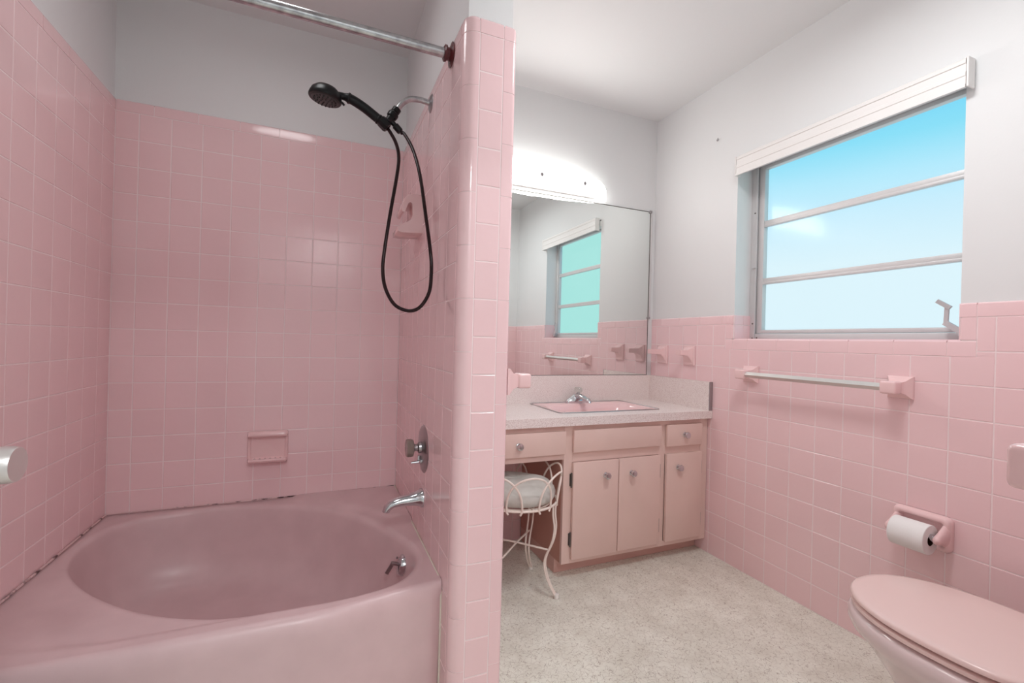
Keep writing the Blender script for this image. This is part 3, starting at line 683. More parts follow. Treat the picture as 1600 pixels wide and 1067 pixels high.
hk = thing('ceramic_shelf', 'pink ceramic bracket with curled top and ledge high on the partition', 'soap holder', (XP1, 0.045, 1.58))
pf = [(0.0, 1.660), (-0.045, 1.660), (-0.062, 1.654), (-0.073, 1.640), (-0.082, 1.612), (-0.086, 1.594), (-0.080, 1.586), (-0.072, 1.588), (-0.066, 1.606), (-0.060, 1.622), (-0.053, 1.628), (-0.045, 1.624), (-0.042, 1.612), (-0.042, 1.575), (-0.050, 1.558), (-0.064, 1.547), (-0.086, 1.538), (-0.098, 1.524), (-0.098, 1.508), (-0.08, 1.504), (0.0, 1.510)]
bm = new()
Ysteps = ((-0.020, 0.0), (-0.017, 0.004), (0.10, 0.004), (0.104, 0.0))
loft(bm, [[(XP1 + a * (1 if k in (1, 2) else 0.975), y, b_ if k in (1, 2) else 1.58 + (b_ - 1.58) * 0.975) for a, b_ in pf] for k, (y, _) in enumerate(Ysteps)])
obj('holder_body', bm, 'ceramic', hk, angle=50)

# ------------------------------------------------------------------ vanity
CZ0, CZ1 = 0.715, 0.7555
vc = thing('vanity_cabinet', 'pink painted vanity cabinet with flat doors, drawers and a kneehole', 'cabinet', (-0.70, 0.2, 0.0))
FX = 0.020                                    # front of the face frame
VX0, VX1, KX = XP2 + 0.004, -0.003, -0.875
bm = new()
box(bm, VX1 - 0.018, VX1, FX + 0.018, YM - 0.002, 0.07, CZ0)
box(bm, KX + 0.018, VX1 - 0.018, FX + 0.018, YM - 0.002, 0.07, 0.088); box(bm, KX + 0.018, VX1 - 0.018, YM - 0.008, YM - 0.002, 0.088, CZ0)
box(bm, VX0, KX, FX + 0.018, YM - 0.012, 0.560, 0.572); box(bm, VX0, VX0 + 0.018, FX + 0.018, YM - 0.012, 0.572, CZ0)
obj('carcass', bm, 'cab', vc, smooth=False)
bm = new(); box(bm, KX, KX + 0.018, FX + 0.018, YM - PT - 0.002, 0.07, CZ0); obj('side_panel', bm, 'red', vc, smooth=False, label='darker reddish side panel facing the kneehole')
bm = new()
def fr(x0, x1, z0, z1): box(bm, x0, x1, FX, FX + 0.018, z0, z1, 0.0008, 1)
fr(KX, KX + 0.045, 0.070, CZ0); fr(-0.328, -0.287, 0.096, CZ0 - 0.03); fr(-0.055, VX1, 0.070, CZ0)
fr(KX + 0.045, -0.055, CZ0 - 0.03, CZ0); fr(KX + 0.045, -0.055, 0.070, 0.096); fr(KX + 0.045, -0.328, 0.540, 0.588); fr(-0.287, -0.055, 0.540, 0.585)
fr(VX0, KX, CZ0 - 0.028, CZ0); fr(VX0, KX, 0.556, 0.588); fr(VX0, VX0 + 0.03, 0.588, CZ0 - 0.028)
obj('face_frame', bm, 'cab', vc)
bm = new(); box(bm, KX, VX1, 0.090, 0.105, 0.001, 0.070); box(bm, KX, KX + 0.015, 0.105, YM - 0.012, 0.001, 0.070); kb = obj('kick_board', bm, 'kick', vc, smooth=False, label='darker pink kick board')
def knob(bm, x, y, z, s=1.0): lathe(bm, [(0.0135 * s, 0.0), (0.0125 * s, 0.003), (0.0065 * s, 0.006), (0.006 * s, 0.012), (0.0145 * s, 0.016), (0.0165 * s, 0.021), (0.0145 * s, 0.026), (0.006 * s, 0.0285), (0.0, 0.027)], (x, y, z), (0, -1, 0), 28)
def front(name, x0, x1, z0, z1, kx=None, kz=None, hx=None, hz=(0.459, 0.184)):
    bm = new(); box(bm, x0, x1, FX - 0.018, FX - 0.0005, z0, z1, 0.003, 2); d = obj(name, bm, 'cab', vc)
    if kx is not None:
        bm = new(); knob(bm, kx, FX - 0.018, kz)
        o = obj('knob', bm, 'chrome', None, label='chrome cabinet knob'); o.parent = d; o.matrix_parent_inverse = d.matrix_world.inverted()
        o.matrix_parent_inverse = Matrix.Identity(4)
    if hx is not None:
        for z in hz:
            bm = new(); tube(bm, [(hx, FX - 0.008, z - 0.034), (hx, FX - 0.008, z + 0.034)], 0.0034, 10)
            s_ = 1 if hx > (x0 + x1) / 2 else -1
            box(bm, min(hx, hx + s_ * 0.006), max(hx, hx + s_ * 0.006), FX - 0.004, FX - 0.0005, z - 0.028, z + 0.028)
            o = obj('hinge', bm, 'hinge', None, label='dark metal hinge'); o.parent = d
    return d
front('door', -0.832, -0.581, 0.092, 0.540, -0.655, 0.470, -0.8365)
front('door', -0.577, -0.328, 0.094, 0.540, -0.505, 0.468, -0.3235)
front('door', -0.287, -0.053, 0.096, 0.542, -0.213, 0.471, -0.0485)
front('drawer', -1.352, -0.875 - 0.0, 0.584, 0.690, -1.113, 0.636)
front('drawer', -0.289, -0.055, 0.579, 0.690, -0.173, 0.636)
front('drawer_front', -0.833, -0.326, 0.587, 0.691)

ct = thing('countertop', 'speckled pale pink laminate vanity countertop with low backsplash', 'countertop', (-0.70, 0.22, CZ0))
SX0, SX1, SY0, SY1 = -0.862, -0.254, 0.088, 0.455
bm = new()
YC = -0.010; XC0 = XP2 + 0.001
box(bm, XC0, SX0 + 0.015, YC, 0.470, CZ0, CZ1); box(bm, SX1 - 0.015, -0.001, YC, 0.470, CZ0, CZ1)
box(bm, SX0 + 0.015, SX1 - 0.015, YC, SY0 + 0.015, CZ0, CZ1); box(bm, SX0 + 0.015, SX1 - 0.015, SY1 - 0.008, 0.470, CZ0, CZ1)
obj('worktop', bm, 'lam', ct, smooth=False)
bm = new(); box(bm, XC0, -0.001, 0.470, YM - 0.001, CZ0, 0.906); obj('backsplash', bm, 'lam', ct, smooth=False)
bm = new(); box(bm, -0.022, -0.0015, YC + 0.006, 0.470, CZ1, 0.906); ssp = obj('side_splash', bm, 'lam', ct, smooth=False)
bm = new(); box(bm, -0.0235, -0.0012, YC + 0.002, YC + 0.006, CZ1, 0.907, 0.0006, 1); obj('edge_strip', bm, 'dull', ct, label='grey metal edge strip')
# sink
sk = thing('sink', 'rectangular pink basin with steel rim set in the countertop', 'sink', (-0.56, 0.27, CZ1))
bm = new()
def rr3(ins, z, r): return [(a, b_, z) for a, b_ in rrect(SX0 + ins, SX1 - ins, SY0 + ins, SY1 - ins, max(r, 0.004))]
loft(bm, [rr3(0, CZ1 + 0.0005, 0.028), rr3(0.001, CZ1 + 0.003, 0.027), rr3(0.006, CZ1 + 0.004, 0.024), rr3(0.010, CZ1 + 0.002, 0.02), rr3(0.011, CZ1 - 0.002, 0.02)], False, False)
obj('rim', bm, 'dull', sk, angle=50, label='steel rim ring')
def bas(x0, x1, y0, y1, z, r): return [(a, b_, z) for a, b_ in rrect(x0, x1, y0, y1, r)]
bm = new()
bx0, bx1, by0, by1 = SX0 + 0.011, SX1 - 0.011, SY0 + 0.011, SY1 - 0.011
loft(bm, [bas(bx0, bx1, by0, by1, CZ1 + 0.001, 0.02), bas(bx0 + 0.012, bx1 - 0.012, by0 + 0.010, by1 - 0.065, CZ1 + 0.004, 0.05), bas(bx0 + 0.028, bx1 - 0.028, by0 + 0.022, by1 - 0.080, CZ1 - 0.002, 0.07),
          bas(bx0 + 0.045, bx1 - 0.045, by0 + 0.034, by1 - 0.090, CZ1 - 0.030, 0.08), bas(bx0 + 0.07, bx1 - 0.07, by0 + 0.05, by1 - 0.10, CZ1 - 0.085, 0.08), bas(bx0 + 0.12, bx1 - 0.12, by0 + 0.08, by1 - 0.12, CZ1 - 0.125, 0.05)], False, True)
obj('bowl', bm, 'ceramic', sk, angle=60)
bm = new(); lathe(bm, [(0.0, 0.002), (0.018, 0.001), (0.022, 0.003), (0.024, 0.0)], (-0.558, 0.235, CZ1 - 0.125), (0, 0, 1), 24); obj('drain', bm, 'chrome', sk)
# faucet
fa = thing('faucet', 'chrome single handle faucet with a clear acrylic knob on the sink', 'faucet', (-0.575, 0.41, CZ1))
FC = (-0.575, 0.410)
bm = new()
loft(bm, [[(FC[0] + 0.078 * sx_ * math.cos(a) * (1 if abs(math.cos(a)) > 0 else 1), FC[1] + 0.026 * sx_ * math.sin(a), CZ1 + z) for a in (2 * PI * k / 40 for k in range(40))] for sx_, z in ((1.0, 0.001), (1.0, 0.012), (0.95, 0.018), (0.84, 0.024), (0.58, 0.036), (0.40, 0.046), (0.30, 0.050))])
obj('base', bm, 'chrome', fa, angle=50)
bm = new()
def oval(c, d, w_, h_, n=24):
    d = Vector(d).normalized(); s = d.cross(Vector((0, 0, 1))).normalized(); u = s.cross(d)
    return [Vector(c) + s * w_ * math.cos(2 * PI * k / n) + u * h_ * math.sin(2 * PI * k / n) for k in range(n)]
loft(bm, [oval((FC[0], FC[1] + 0.004, CZ1 + 0.034), (0, -1, 0.1), 0.026, 0.020), oval((FC[0], FC[1] - 0.030, CZ1 + 0.042), (0, -1, 0.0), 0.021, 0.015), oval((FC[0], FC[1] - 0.075, CZ1 + 0.036), (0, -1, -0.1), 0.017, 0.011), oval((FC[0], FC[1] - 0.112, CZ1 + 0.030), (0, -1, -0.3), 0.015, 0.0095), oval((FC[0], FC[1] - 0.124, CZ1 + 0.022), (0, -0.5, -1), 0.012, 0.009), oval((FC[0], FC[1] - 0.126, CZ1 + 0.016), (0, -0.1, -1), 0.0105, 0.009)])
obj('spout', bm, 'chrome', fa, angle=60)
bm = new(); lathe(bm, [(0.020, 0.030), (0.017, 0.046), (0.010, 0.052), (0.009, 0.062)], (FC[0], FC[1], CZ1), (0.12, 0.1, 1), 24); obj('stem', bm, 'dull', fa)
bm = new(); lathe(bm, [(0.010, 0.058), (0.019, 0.062), (0.022, 0.070), (0.022, 0.080), (0.018, 0.088), (0.0, 0.090)], (FC[0], FC[1], CZ1), (0.12, 0.1, 1), 24)
obj('handle', bm, 'acry', fa, angle=30, label='clear acrylic knob')

# mirror
mi = thing('wall_mirror', 'large frameless wall mirror above the vanity counter', 'mirror', (-0.70, YM, 0.907))
MX0, MX1, MZ0, MZ1 = -1.385, -0.038, 0.908, 1.924
bm = new(); box(bm, MX0, MX1, YM - 0.0055, YM - 0.0005, MZ0, MZ1, 0.0008, 1); obj('glass', bm, 'mirror', mi, smooth=False)
bm = new(); box(bm, MX0, MX1, YM - 0.007, YM - 0.0005, MZ1, MZ1 + 0.0035); box(bm, MX1, MX1 + 0.003, YM - 0.007, YM - 0.0005, MZ0, MZ1); box(bm, MX0, MX1, YM - 0.007, YM - 0.0005, MZ0 - 0.002, MZ0); obj('edge', bm, 'hinge', mi, smooth=False)
bm = new(); box(bm, MX1 + 0.004, MX1 + 0.016, YM - 0.012, YM - 0.0005, 1.262, MZ1 + 0.004, 0.002); obj('side_channel', bm, 'alu', mi, label='grey metal channel along the right edge')
bm = new(); box(bm, MX1 - 0.008, MX1 + 0.012, YM - 0.012, YM - 0.007, MZ1 - 0.008, MZ1 + 0.010, 0.002); obj('clip', bm, 'dull', mi)
bm = new(); box(bm, MX1 - 0.004, MX1 + 0.014, YM - 0.014, YM - 0.007, 1.256, 1.270, 0.002); obj('clip', bm, 'dull', mi)

# vanity light
vlx, vly, vlz = -0.846, YM, 1.945
li = thing('vanity_light', 'lit white wavy glass vanity light above the wall mirror', 'wall light', (vlx, vly, vlz))
bm = new(); HW = 0.468; n_ = 48; rows = 6; g0 = []; g1 = []
for i in range(n_ + 1):
    s = math.sin(-PI / 2 + PI * i / n_) * 0.998; c = math.sqrt(max(0, 1 - s * s))
    dep = 0.012 + 0.078 * c ** 0.9; zt = vlz + 0.018 + 0.118 * c ** 0.75; zb = vlz - 0.004 - 0.004 * c
    wav = 0.004 * math.cos(s * 14)
    for lst, off in ((g0, 0.0), (g1, -0.004)):
        lst.append([bm.verts.new((vlx + HW * s, vly - dep - off - wav * c, zb + (zt - zb) * j / rows)) for j in range(rows + 1)])
for G in (g0, g1):
    for i in range(n_):
        for j in range(rows): bm.faces.new((G[i][j], G[i + 1][j], G[i + 1][j + 1], G[i][j + 1]))
for i in range(n_):
    for j in (0, rows): bm.faces.new((g0[i][j], g0[i + 1][j], g1[i + 1][j], g1[i][j]))
for i in (0, n_):
    for j in range(rows): bm.faces.new((g0[i][j], g0[i][j + 1], g1[i][j + 1], g1[i][j]))
bm.faces.ensure_lookup_table()
for f in bm.faces[n_ * rows:2 * n_ * rows]: f.material_index = 1      # inner side of the glass
obj('shade', bm, ['lampglass', 'lampinner'], li, angle=60, label='lit wavy white glass shade')
bm = new(); box(bm, vlx - 0.40, vlx + 0.40, vly - 0.012, vly - 0.0005, vlz + 0.005, vlz + 0.075, 0.004); obj('back_plate', bm, 'white', li)
for kx in (-0.568, -0.846, -1.124):
    s = (kx - vlx) / HW; c = math.sqrt(1 - s * s); yy = vly - 0.012 - 0.078 * c ** 0.9
    bm = new(); lathe(bm, [(0.0, 0.013), (0.010, 0.012), (0.0125, 0.006), (0.010, 0.0), (0.004, -0.004)], (kx, yy - 0.004, vlz + 0.050), (0, -1, 0), 20); obj('finial', bm, 'dull', li, label='small metal finial')

# ------------------------------------------------------------------ vanity stool
SC = (-1.098, 0.028); SR = 0.172; SZ = 0.402
st = thing('vanity_stool', 'cream wire vanity stool with grey cushion in the kneehole', 'stool', (SC[0], SC[1], 0))
def ringpts(r, z, n=48): return [(SC[0] + r * math.cos(2 * PI * k / n), SC[1] + r * math.sin(2 * PI * k / n), z) for k in range(n)]
bm = new(); tube(bm, ringpts(SR, SZ), 0.0052, 10, closed=True); tube(bm, ringpts(SR - 0.030, SZ - 0.004), 0.004, 8, closed=True)
tube(bm, [(SC[0] - SR, SC[1], SZ), (SC[0] + SR, SC[1], SZ)], 0.004, 8); tube(bm, [(SC[0], SC[1] - SR, SZ), (SC[0], SC[1] + SR, SZ)], 0.004, 8)
obj('seat_ring', bm, 'wire', st)
for k in range(8):
    bm = new(); a0 = math.radians(-96 + 45 * k); hwid = math.radians(33); pts = []
    for i in range(17):
        b_ = PI * i / 16; t_ = -math.cos(b_); hgt = math.sin(b_) ** 0.85
        a = a0 + hwid * t_; r = SR + 0.003 + 0.018 * hgt
        pts.append((SC[0] + r * math.cos(a), SC[1] + r * math.sin(a), SZ + 0.002 + 0.138 * hgt))
    e0, e1 = pts[0], pts[-1]
    pts = [(SC[0] + (SR + 0.002) * math.cos(a0 - hwid * 0.93), SC[1] + (SR + 0.002) * math.sin(a0 - hwid * 0.93), SZ - 0.014)] + pts + [(SC[0] + (SR + 0.002) * math.cos(a0 + hwid * 0.93), SC[1] + (SR + 0.002) * math.sin(a0 + hwid * 0.93), SZ - 0.014)]
    tube(bm, catmull(pts, 3), 0.0043, 10); obj('wire_loop', bm, 'wire', st)
for k, aa in enumerate((-46, 44, 134, 212)):
    a = math.radians(aa); c_, s_ = math.cos(a), math.sin(a); tx, ty = -s_, c_
    def at(r, off, z): return (SC[0] + c_ * r + tx * off, SC[1] + s_ * r + ty * off, z)
    bm = new()
    for off in (-1, 1):
        tube(bm, catmull([at(SR - 0.002, off * 0.018, SZ), at(SR - 0.002, off * 0.015, 0.355), at(SR + 0.004, off * 0.012, 0.300), at(SR - 0.006, off * 0.011, 0.24), at(SR - 0.036, off * 0.009, 0.165), at(SR - 0.036, off * 0.008, 0.115), at(SR - 0.014, off * 0.006, 0.055), at(SR + 0.014, off * 0.0045, 0.012)], 6), 0.0042, 8)
    lg = obj('leg', bm, 'wire', st)
    bm = new(); lathe(bm, [(0.0, 0.0005), (0.0105, 0.001), (0.0115, 0.004), (0.0095, 0.020), (0.0, 0.021)], at(SR + 0.018, 0, 0), (0, 0, 1), 16)
    o = obj('foot_cap', bm, 'rubber', None, label='white rubber foot cap'); o.parent = lg
for aa in (-46, 44):
    a = math.radians(aa); bm = new(); r = SR - 0.018
    tube(bm, [(SC[0] + math.cos(a) * r, SC[1] + math.sin(a) * r, 0.20), (SC[0], SC[1], 0.205), (SC[0] - math.cos(a) * r, SC[1] - math.sin(a) * r, 0.20)], 0.0042, 8); obj('cross_brace', bm, 'wire', st)
bm = new(); rg = []
for r, z in ((0.03, 0.406), (0.10, 0.405), (0.140, 0.406), (0.154, 0.412), (0.162, 0.426), (0.163, 0.440), (0.156, 0.456), (0.138, 0.472), (0.112, 0.486), (0.08, 0.495), (0.045, 0.494), (0.015, 0.488)):
    ring_ = []
    for k in range(96):
        a = 2 * PI * k / 96
        ruf = 0.0030 * math.cos(a * 30) * math.exp(-((z - 0.425) / 0.02) ** 2) + 0.0016 * math.cos(a * 17 + 1)
        lump = 0.010 * math.cos(3 * a + 0.7) * (r / 0.16) * (1 if z > 0.45 else 0) * 0.6
        ring_.append((SC[0] + (r + ruf) * math.cos(a), SC[1] + (r + ruf) * math.sin(a), z + lump + 0.0015 * math.cos(a * 7) * (z > 0.46)))
    rg.append(ring_)
loft(bm, rg); obj('seat_cushion', bm, 'cush', st, angle=60, label='round grey seat cushion')

# ------------------------------------------------------------------ fittings on the right wall
def robe_hook(y, label, tipx=0.085):
    t_ = thing('robe_hook', label, 'robe hook', (0, y, 1.05), 'robe hooks beside the mirror')
    zt, zb = 1.096, 0.984
    bm = new()
    def rect(x, y0, y1, z0, z1): return [(x, y0, z0), (x, y1, z0), (x, y1, z1), (x, y0, z1)]
    loft(bm, [rect(-0.0005, y - 0.042, y + 0.042, zb, zt), rect(-0.006, y - 0.042, y + 0.042, zb, zt), rect(-0.012, y - 0.036, y + 0.036, zb + 0.006, zt - 0.004)])
    bmesh.ops.bevel(bm, geom=bm.edges[:], offset=0.002, segments=2, affect='EDGES')
    obj('mounting_plate', bm, 'ceramic', t_)
    bm = new()
    loft(bm, [rect(-0.010, y - 0.034, y + 0.034, zb + 0.012, zt - 0.006), rect(-0.022, y - 0.026, y + 0.026, zb + 0.040, zt - 0.018), rect(-0.038, y - 0.021, y + 0.021, zb + 0.055, zt - 0.026), rect(-tipx, y - 0.019, y + 0.019, zb + 0.058, zt - 0.027)])
    bmesh.ops.bevel(bm, geom=bm.edges[:], offset=0.002, segments=2, affect='EDGES')
    obj('peg', bm, 'ceramic', t_)
robe_hook(0.378, 'pink ceramic robe hook nearest the wall mirror, above the side splash', 0.105)
robe_hook(0.162, 'pink ceramic robe hook nearer the window, further from the mirror', 0.088)

def bar_post(parent, p, nrm, along, name='post', zc=0.966, pw=0.040, ph=0.040):
    """ceramic post: square plate on the wall that narrows to a rounded block holding the bar"""
    p = Vector(p); nv = Vector(nrm); al = Vector(along); up = Vector((0, 0, 1))
    def rect(d, w_, h_, off=0.0, zo=0.0):
        c_ = p + nv * d + al * off + up * zo
        return [c_ + al * w_ + up * h_, c_ - al * w_ + up * h_, c_ - al * w_ - up * h_, c_ + al * w_ - up * h_]
    bm = new()
    loft(bm, [rect(0.0005, pw, ph), rect(0.006, pw, ph), rect(0.009, pw * 0.97, ph * 0.97), rect(0.014, pw * 0.86, ph * 0.86), rect(0.026, 0.026, 0.023), rect(0.040, 0.020, 0.019), rect(0.056, 0.019, 0.019)])
    b2 = new(); box(b2, -0.025, 0.025, 0.044, 0.087, -0.0225, 0.0225, 0.007, 4)
    mt = Matrix((( al.x, nv.x, up.x, p.x), (al.y, nv.y, up.y, p.y), (al.z, nv.z, up.z, p.z), (0, 0, 0, 1)))
    b2.transform(mt); tmp = bpy.data.meshes.new('t'); b2.to_mesh(tmp); b2.free(); bm.from_mesh(tmp); bpy.data.meshes.remove(tmp)
    return obj(name, bm, 'ceramic', parent, angle=50)
def towel_bar(label, base, nrm, along, length, group=None):
    p = Vector(base); al = Vector(along); nv = Vector(nrm)
    t_ = thing('towel_bar', label, 'towel bar', tuple(p))
    bar_post(t_, p, nrm, along); bar_post(t_, p + al * length, nrm, along)
    bm = new(); c_ = nv * 0.068; r = 0.0135
    a = p + c_ + al * 0.018; b_ = p + c_ + al * (length - 0.018)
    q = lambda o: [o + Vector((0, 0, r)), o + nv * r, o - Vector((0, 0, r)), o - nv * r]
    loft(bm, [q(a), q(b_)]); obj('bar', bm, 'steel', t_, smooth=False, label='square aluminium bar set on edge')
towel_bar('pink ceramic towel bar with square metal rod under the window', (0, -0.855, 0.966), (-1, 0, 0), (0, 1, 0), 0.615)
towel_bar('pink ceramic towel bar on the vanity side of the partition', (XP2, -0.515, 0.972), (1, 0, 0), (0, 1, 0), 0.61)
towel_bar('pink ceramic towel bar post at the right edge, near the camera', (-1.249, YN + PT, 0.980), (0, 1, 0), (1, 0, 0), 0.45)

# toilet paper holder and roll
TY, TZ = -0.930, 0.490
tp = thing('toilet_paper_holder', 'pink ceramic toilet paper holder on the right wall above the toilet', 'toilet paper holder', (0, TY, TZ))
bm = new(); rg = []
for ins, x in ((0, -0.0005), (0, -0.010), (0.003, -0.020), (0.009, -0.026), (0.017, -0.025), (0.022, -0.018), (0.025, -0.006), (0.030, -0.003)):
    rg.append([(x, a, b_) for a, b_ in rrect(TY - 0.083 + ins, TY + 0.083 - ins, TZ - 0.055 + ins, TZ + 0.062 - ins, 0.018 - ins * 0.4)])
loft(bm, rg, False, True); obj('holder_frame', bm, 'ceramic', tp, angle=55)
for s in (-1, 1):
    bm = new(); y_ = TY + s * 0.068
    rg = []
    for x, hy, hz, zc in ((-0.004, 0.013, 0.045, 0.003), (-0.020, 0.013, 0.038, 0.002), (-0.040, 0.012, 0.026, 0.0), (-0.060, 0.011, 0.018, -0.004), (-0.074, 0.010, 0.013, -0.006), (-0.080, 0.006, 0.007, -0.006)):
        rg.append([(x, y_ + hy * math.cos(2 * PI * k / 24), TZ + zc + hz * math.sin(2 * PI * k / 24)) for k in range(24)])
    loft(bm, rg); obj('arm', bm, 'ceramic', tp, angle=60)
bm = new(); tube(bm, [(-0.062, TY - 0.060, TZ - 0.004), (-0.062, TY + 0.060, TZ - 0.004)], 0.0100, 16); tube(bm, [(-0.062, TY - 0.058, TZ - 0.004), (-0.062, TY - 0.046, TZ - 0.004)], 0.0125, 16)
obj('roller', bm, 'chrome', tp, label='sprung metal roller')
bm = new(); rc = (-0.062, TY + 0.002, TZ - 0.013)
pr = [(0.0185, -0.051), (0.047, -0.051), (0.0485, -0.0495), (0.0485, 0.0495), (0.047, 0.051), (0.0185, 0.051)]
lathe(bm, pr, rc, (0, 1, 0), 48)
for f in [f for f in bm.faces if len(f.verts) > 10]: bm.faces.remove(f)
rol = thing('toilet_paper_roll', 'white roll of toilet paper hanging on the pink holder', 'toilet paper', rc)
obj('paper', bm, 'paper', rol, angle=40)
bm = new()
vsA = [[bm.verts.new((rc[0] + r * math.cos(2 * PI * k / 32), rc[1] + y_, rc[2] + r * math.sin(2 * PI * k / 32))) for k in range(32)] for r, y_ in ((0.0186, -0.051), (0.0186, 0.051), (0.0176, 0.051), (0.0176, -0.051))]
for i in range(4):
    for k in range(32): bm.faces.new((vsA[i][k], vsA[i][(k + 1) % 32], vsA[(i + 1) % 4][(k + 1) % 32], vsA[(i + 1) % 4][k]))
obj('core', bm, 'cardboard', rol, label='brown cardboard core')

# small plaster anchor left in the wall
bm = new(); lathe(bm, [(0.006, 0.0), (0.005, 0.005), (0.0025, 0.007), (0.0, 0.010)], (PT, 0.010, 2.196), (-1, 0, 0), 10)
tube(bm, [(PT - 0.004, 0.006, 2.198), (PT - 0.012, 0.0, 2.190), (PT - 0.014, -0.004, 2.200)], 0.0025, 8)
tag(obj('wall_hook', bm, 'dull', None), 'tiny metal wall hook on the bare wall left of the window', 'hook')

# window valance / raised blind
bl_ = thing('window_blind', 'white valance of a raised blind across the top of the window', 'blind', (-0.01, -0.59, 2.0))
bm = new()
pr = [(-0.000, 2.046), (-0.030, 2.044), (-0.036, 2.038), (-0.036, 2.026), (-0.033, 2.024), (-0.033, 2.000), (-0.036, 1.998), (-0.036, 1.986), (-0.034, 1.984), (-0.034, 1.958), (-0.037, 1.956), (-0.037, 1.948), (-0.031, 1.947), (-0.028, 1.952), (-0.027, 2.036), (0.000, 2.038)]
loft(bm, [[(a, y, b_) for a, b_ in pr] for y in (-1.026, -0.150)])
obj('valance', bm, 'blind', bl_, angle=25)
for y0_, y1_ in ((-0.148, -0.142), (-1.034, -1.028)):
    bm = new(); box(bm, -0.036, 0.003, y0_, y1_, 1.948, 2.044, 0.001, 1); obj('end_return', bm, 'blind', bl_)
bm = new(); box(bm, 0.012, 0.058, WY0 + 0.01, WY1 - 0.01, 1.985, 2.026, 0.002); obj('head_rail', bm, 'white', bl_)

# ------------------------------------------------------------------ toilet
tl = thing('toilet', 'pale pink toilet with closed peach pink lid against the right side', 'toilet', (-0.38, -1.25, 0))
TX = -0.378
def egg(yc_front, yc_back, hw, z, n=64, sq=2.2, xs=TX):
    cy = yc_back + (yc_front - yc_back) * 0.42; out = []
    for k in range(n):
        a = 2 * PI * k / n; c, s = math.cos(a), math.sin(a)
        L = (yc_front - cy) if s > 0 else (cy - yc_back)
        ex = 2.15 if s > 0 else 3.2
        m_ = (abs(c) ** ex + abs(s) ** ex) ** (-1 / ex)
        out.append((xs + hw * c * m_, cy + L * s * m_, z))
    return out
bm = new()
loft(bm, [egg(-0.962, -1.44, 0.192, 0.365), egg(-0.953, -1.44, 0.202, 0.361), egg(-0.947, -1.44, 0.209, 0.348), egg(-0.946, -1.44, 0.210, 0.332), egg(-0.955, -1.44, 0.202, 0.310), egg(-0.978, -1.44, 0.182, 0.288), egg(-1.010, -1.45, 0.160, 0.245), egg(-1.045, -1.46, 0.134, 0.195), egg(-1.070, -1.48, 0.116, 0.135), egg(-1.072, -1.52, 0.116, 0.06), egg(-1.060, -1.54, 0.124, 0.012), egg(-1.060, -1.54, 0.125, 0.001)])
obj('bowl', bm, 'toilet', tl, angle=60)
bm = new(); loft(bm, [egg(-0.975, -1.39, 0.185, 0.3652), egg(-0.975, -1.39, 0.185, 0.3695), egg(-0.960, -1.40, 0.199, 0.3705), egg(-0.955, -1.405, 0.203, 0.373), egg(-0.955, -1.405, 0.203, 0.3815), egg(-0.960, -1.40, 0.199, 0.3840), egg(-0.990, -1.39, 0.170, 0.3845), egg(-0.990, -1.39, 0.170, 0.3900)]); obj('seat', bm, 'seat', tl, angle=40)
bm = new(); loft(bm, [egg(-0.960, -1.405, 0.197, 0.3905), egg(-0.953, -1.41, 0.204, 0.3930), egg(-0.953, -1.41, 0.204, 0.401), egg(-0.958, -1.406, 0.199, 0.4055), egg(-0.972, -1.39, 0.186, 0.4075), egg(-1.05, -1.34, 0.12, 0.4085), egg(-1.15, -1.25, 0.02, 0.409)]); obj('lid', bm, 'seat', tl, angle=50)
for s in (-1, 1):
    bm = new(); box(bm, TX + s * 0.07 - 0.022, TX + s * 0.07 + 0.022, -1.435, -1.405, 0.372, 0.404, 0.006); obj('hinge', bm, 'seat', tl)
bm = new()
def rb(x0, x1, y0, y1, z, r): return [(a, b_, z) for a, b_ in rrect(x0, x1, y0, y1, r)]
loft(bm, [rb(TX - 0.20, TX + 0.20, -1.655, -1.475, 0.36, 0.03), rb(TX - 0.22, TX + 0.22, -1.658, -1.462, 0.40, 0.035), rb(TX - 0.235, TX + 0.235, -1.66, -1.455, 0.70, 0.035)]); obj('tank', bm, 'toilet', tl, angle=50)
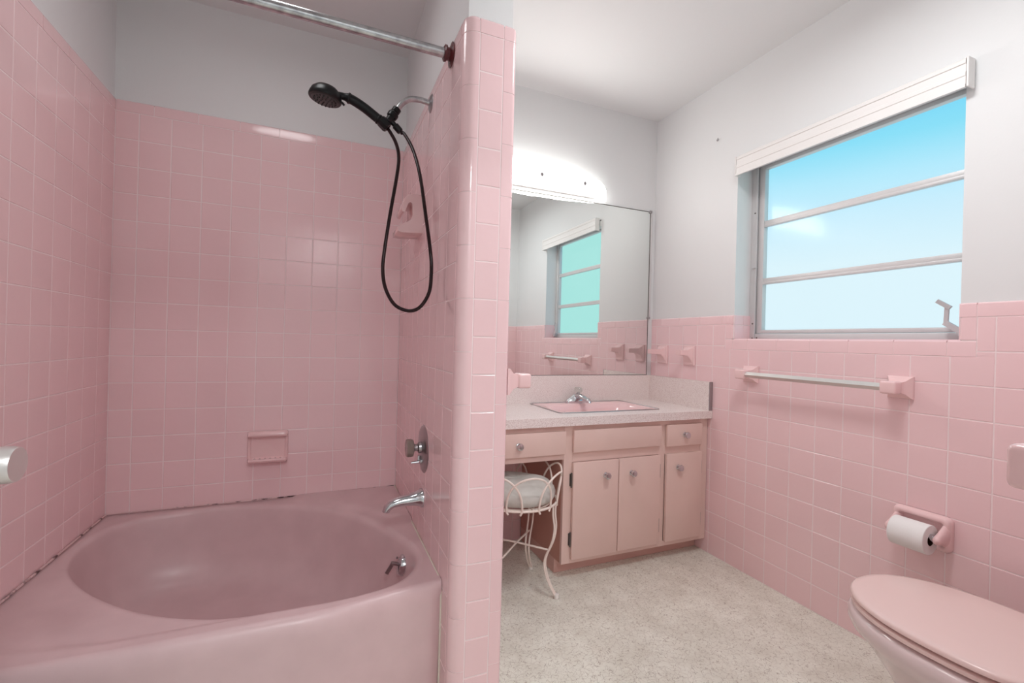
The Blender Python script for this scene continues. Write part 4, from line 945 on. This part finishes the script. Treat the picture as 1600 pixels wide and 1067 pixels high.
bm = new(); loft(bm, [rb(TX - 0.245, TX + 0.245, -1.664, -1.445, 0.701, 0.035), rb(TX - 0.245, TX + 0.245, -1.664, -1.445, 0.725, 0.035), rb(TX - 0.235, TX + 0.235, -1.655, -1.455, 0.735, 0.03)]); obj('tank_lid', bm, 'toilet', tl, angle=50)
bm = new(); box(bm, TX - 0.13, TX + 0.13, -1.56, -1.43, 0.30, 0.37, 0.02); obj('tank_shelf', bm, 'toilet', tl)
bm = new(); tube(bm, [(TX + 0.16, -1.455, 0.65), (TX + 0.16, -1.437, 0.65)], 0.010, 12); tube(bm, [(TX + 0.16, -1.438, 0.65), (TX + 0.10, -1.434, 0.645)], 0.006, 10); obj('flush_lever', bm, 'chrome', tl)

# ------------------------------------------------------------------ fill lamps added on the ceilings, out of view, to brighten the room
def fill_dome(name, label, x, y, watts, group=None):
    t_ = thing(name, label, 'ceiling light', (x, y, ZC), group)
    bm = new(); lathe(bm, [(0.0, 0.0), (0.165, 0.0), (0.165, 0.015), (0.15, 0.022)], (x, y, ZC), (0, 0, -1), 48); obj('base', bm, 'white', t_)
    bm = new(); lathe(bm, [(0.150, 0.020), (0.148, 0.040), (0.125, 0.070), (0.08, 0.092), (0.03, 0.102), (0.0, 0.103)], (x, y, ZC), (0, 0, -1), 48); obj('fill_globe', bm, 'fillglass', t_)
    ld = bpy.data.lights.new(name + '_bulb', 'AREA'); ld.shape = 'DISK'; ld.size = 0.34; ld.energy = watts; ld.color = (0.98, 0.99, 1.0)
    lo = bpy.data.objects.new('fill_bulb', ld); C.objects.link(lo); lo.location = (0, 0, -0.108); lo.parent = t_
fill_dome('ceiling_fill_light', 'round opal fill light added out of view over the middle of the bathroom', -0.80, -1.02, ROOM_FILL_W)
fill_dome('ceiling_fill_light', 'round opal fill light added out of view above the front of the bathtub', -2.15, -0.30, TUB_FILL_W)
fill_dome('ceiling_fill_light', 'round opal fill light added in the unseen hallway behind the doorway', -1.9, -2.75, HALL_FILL_W)
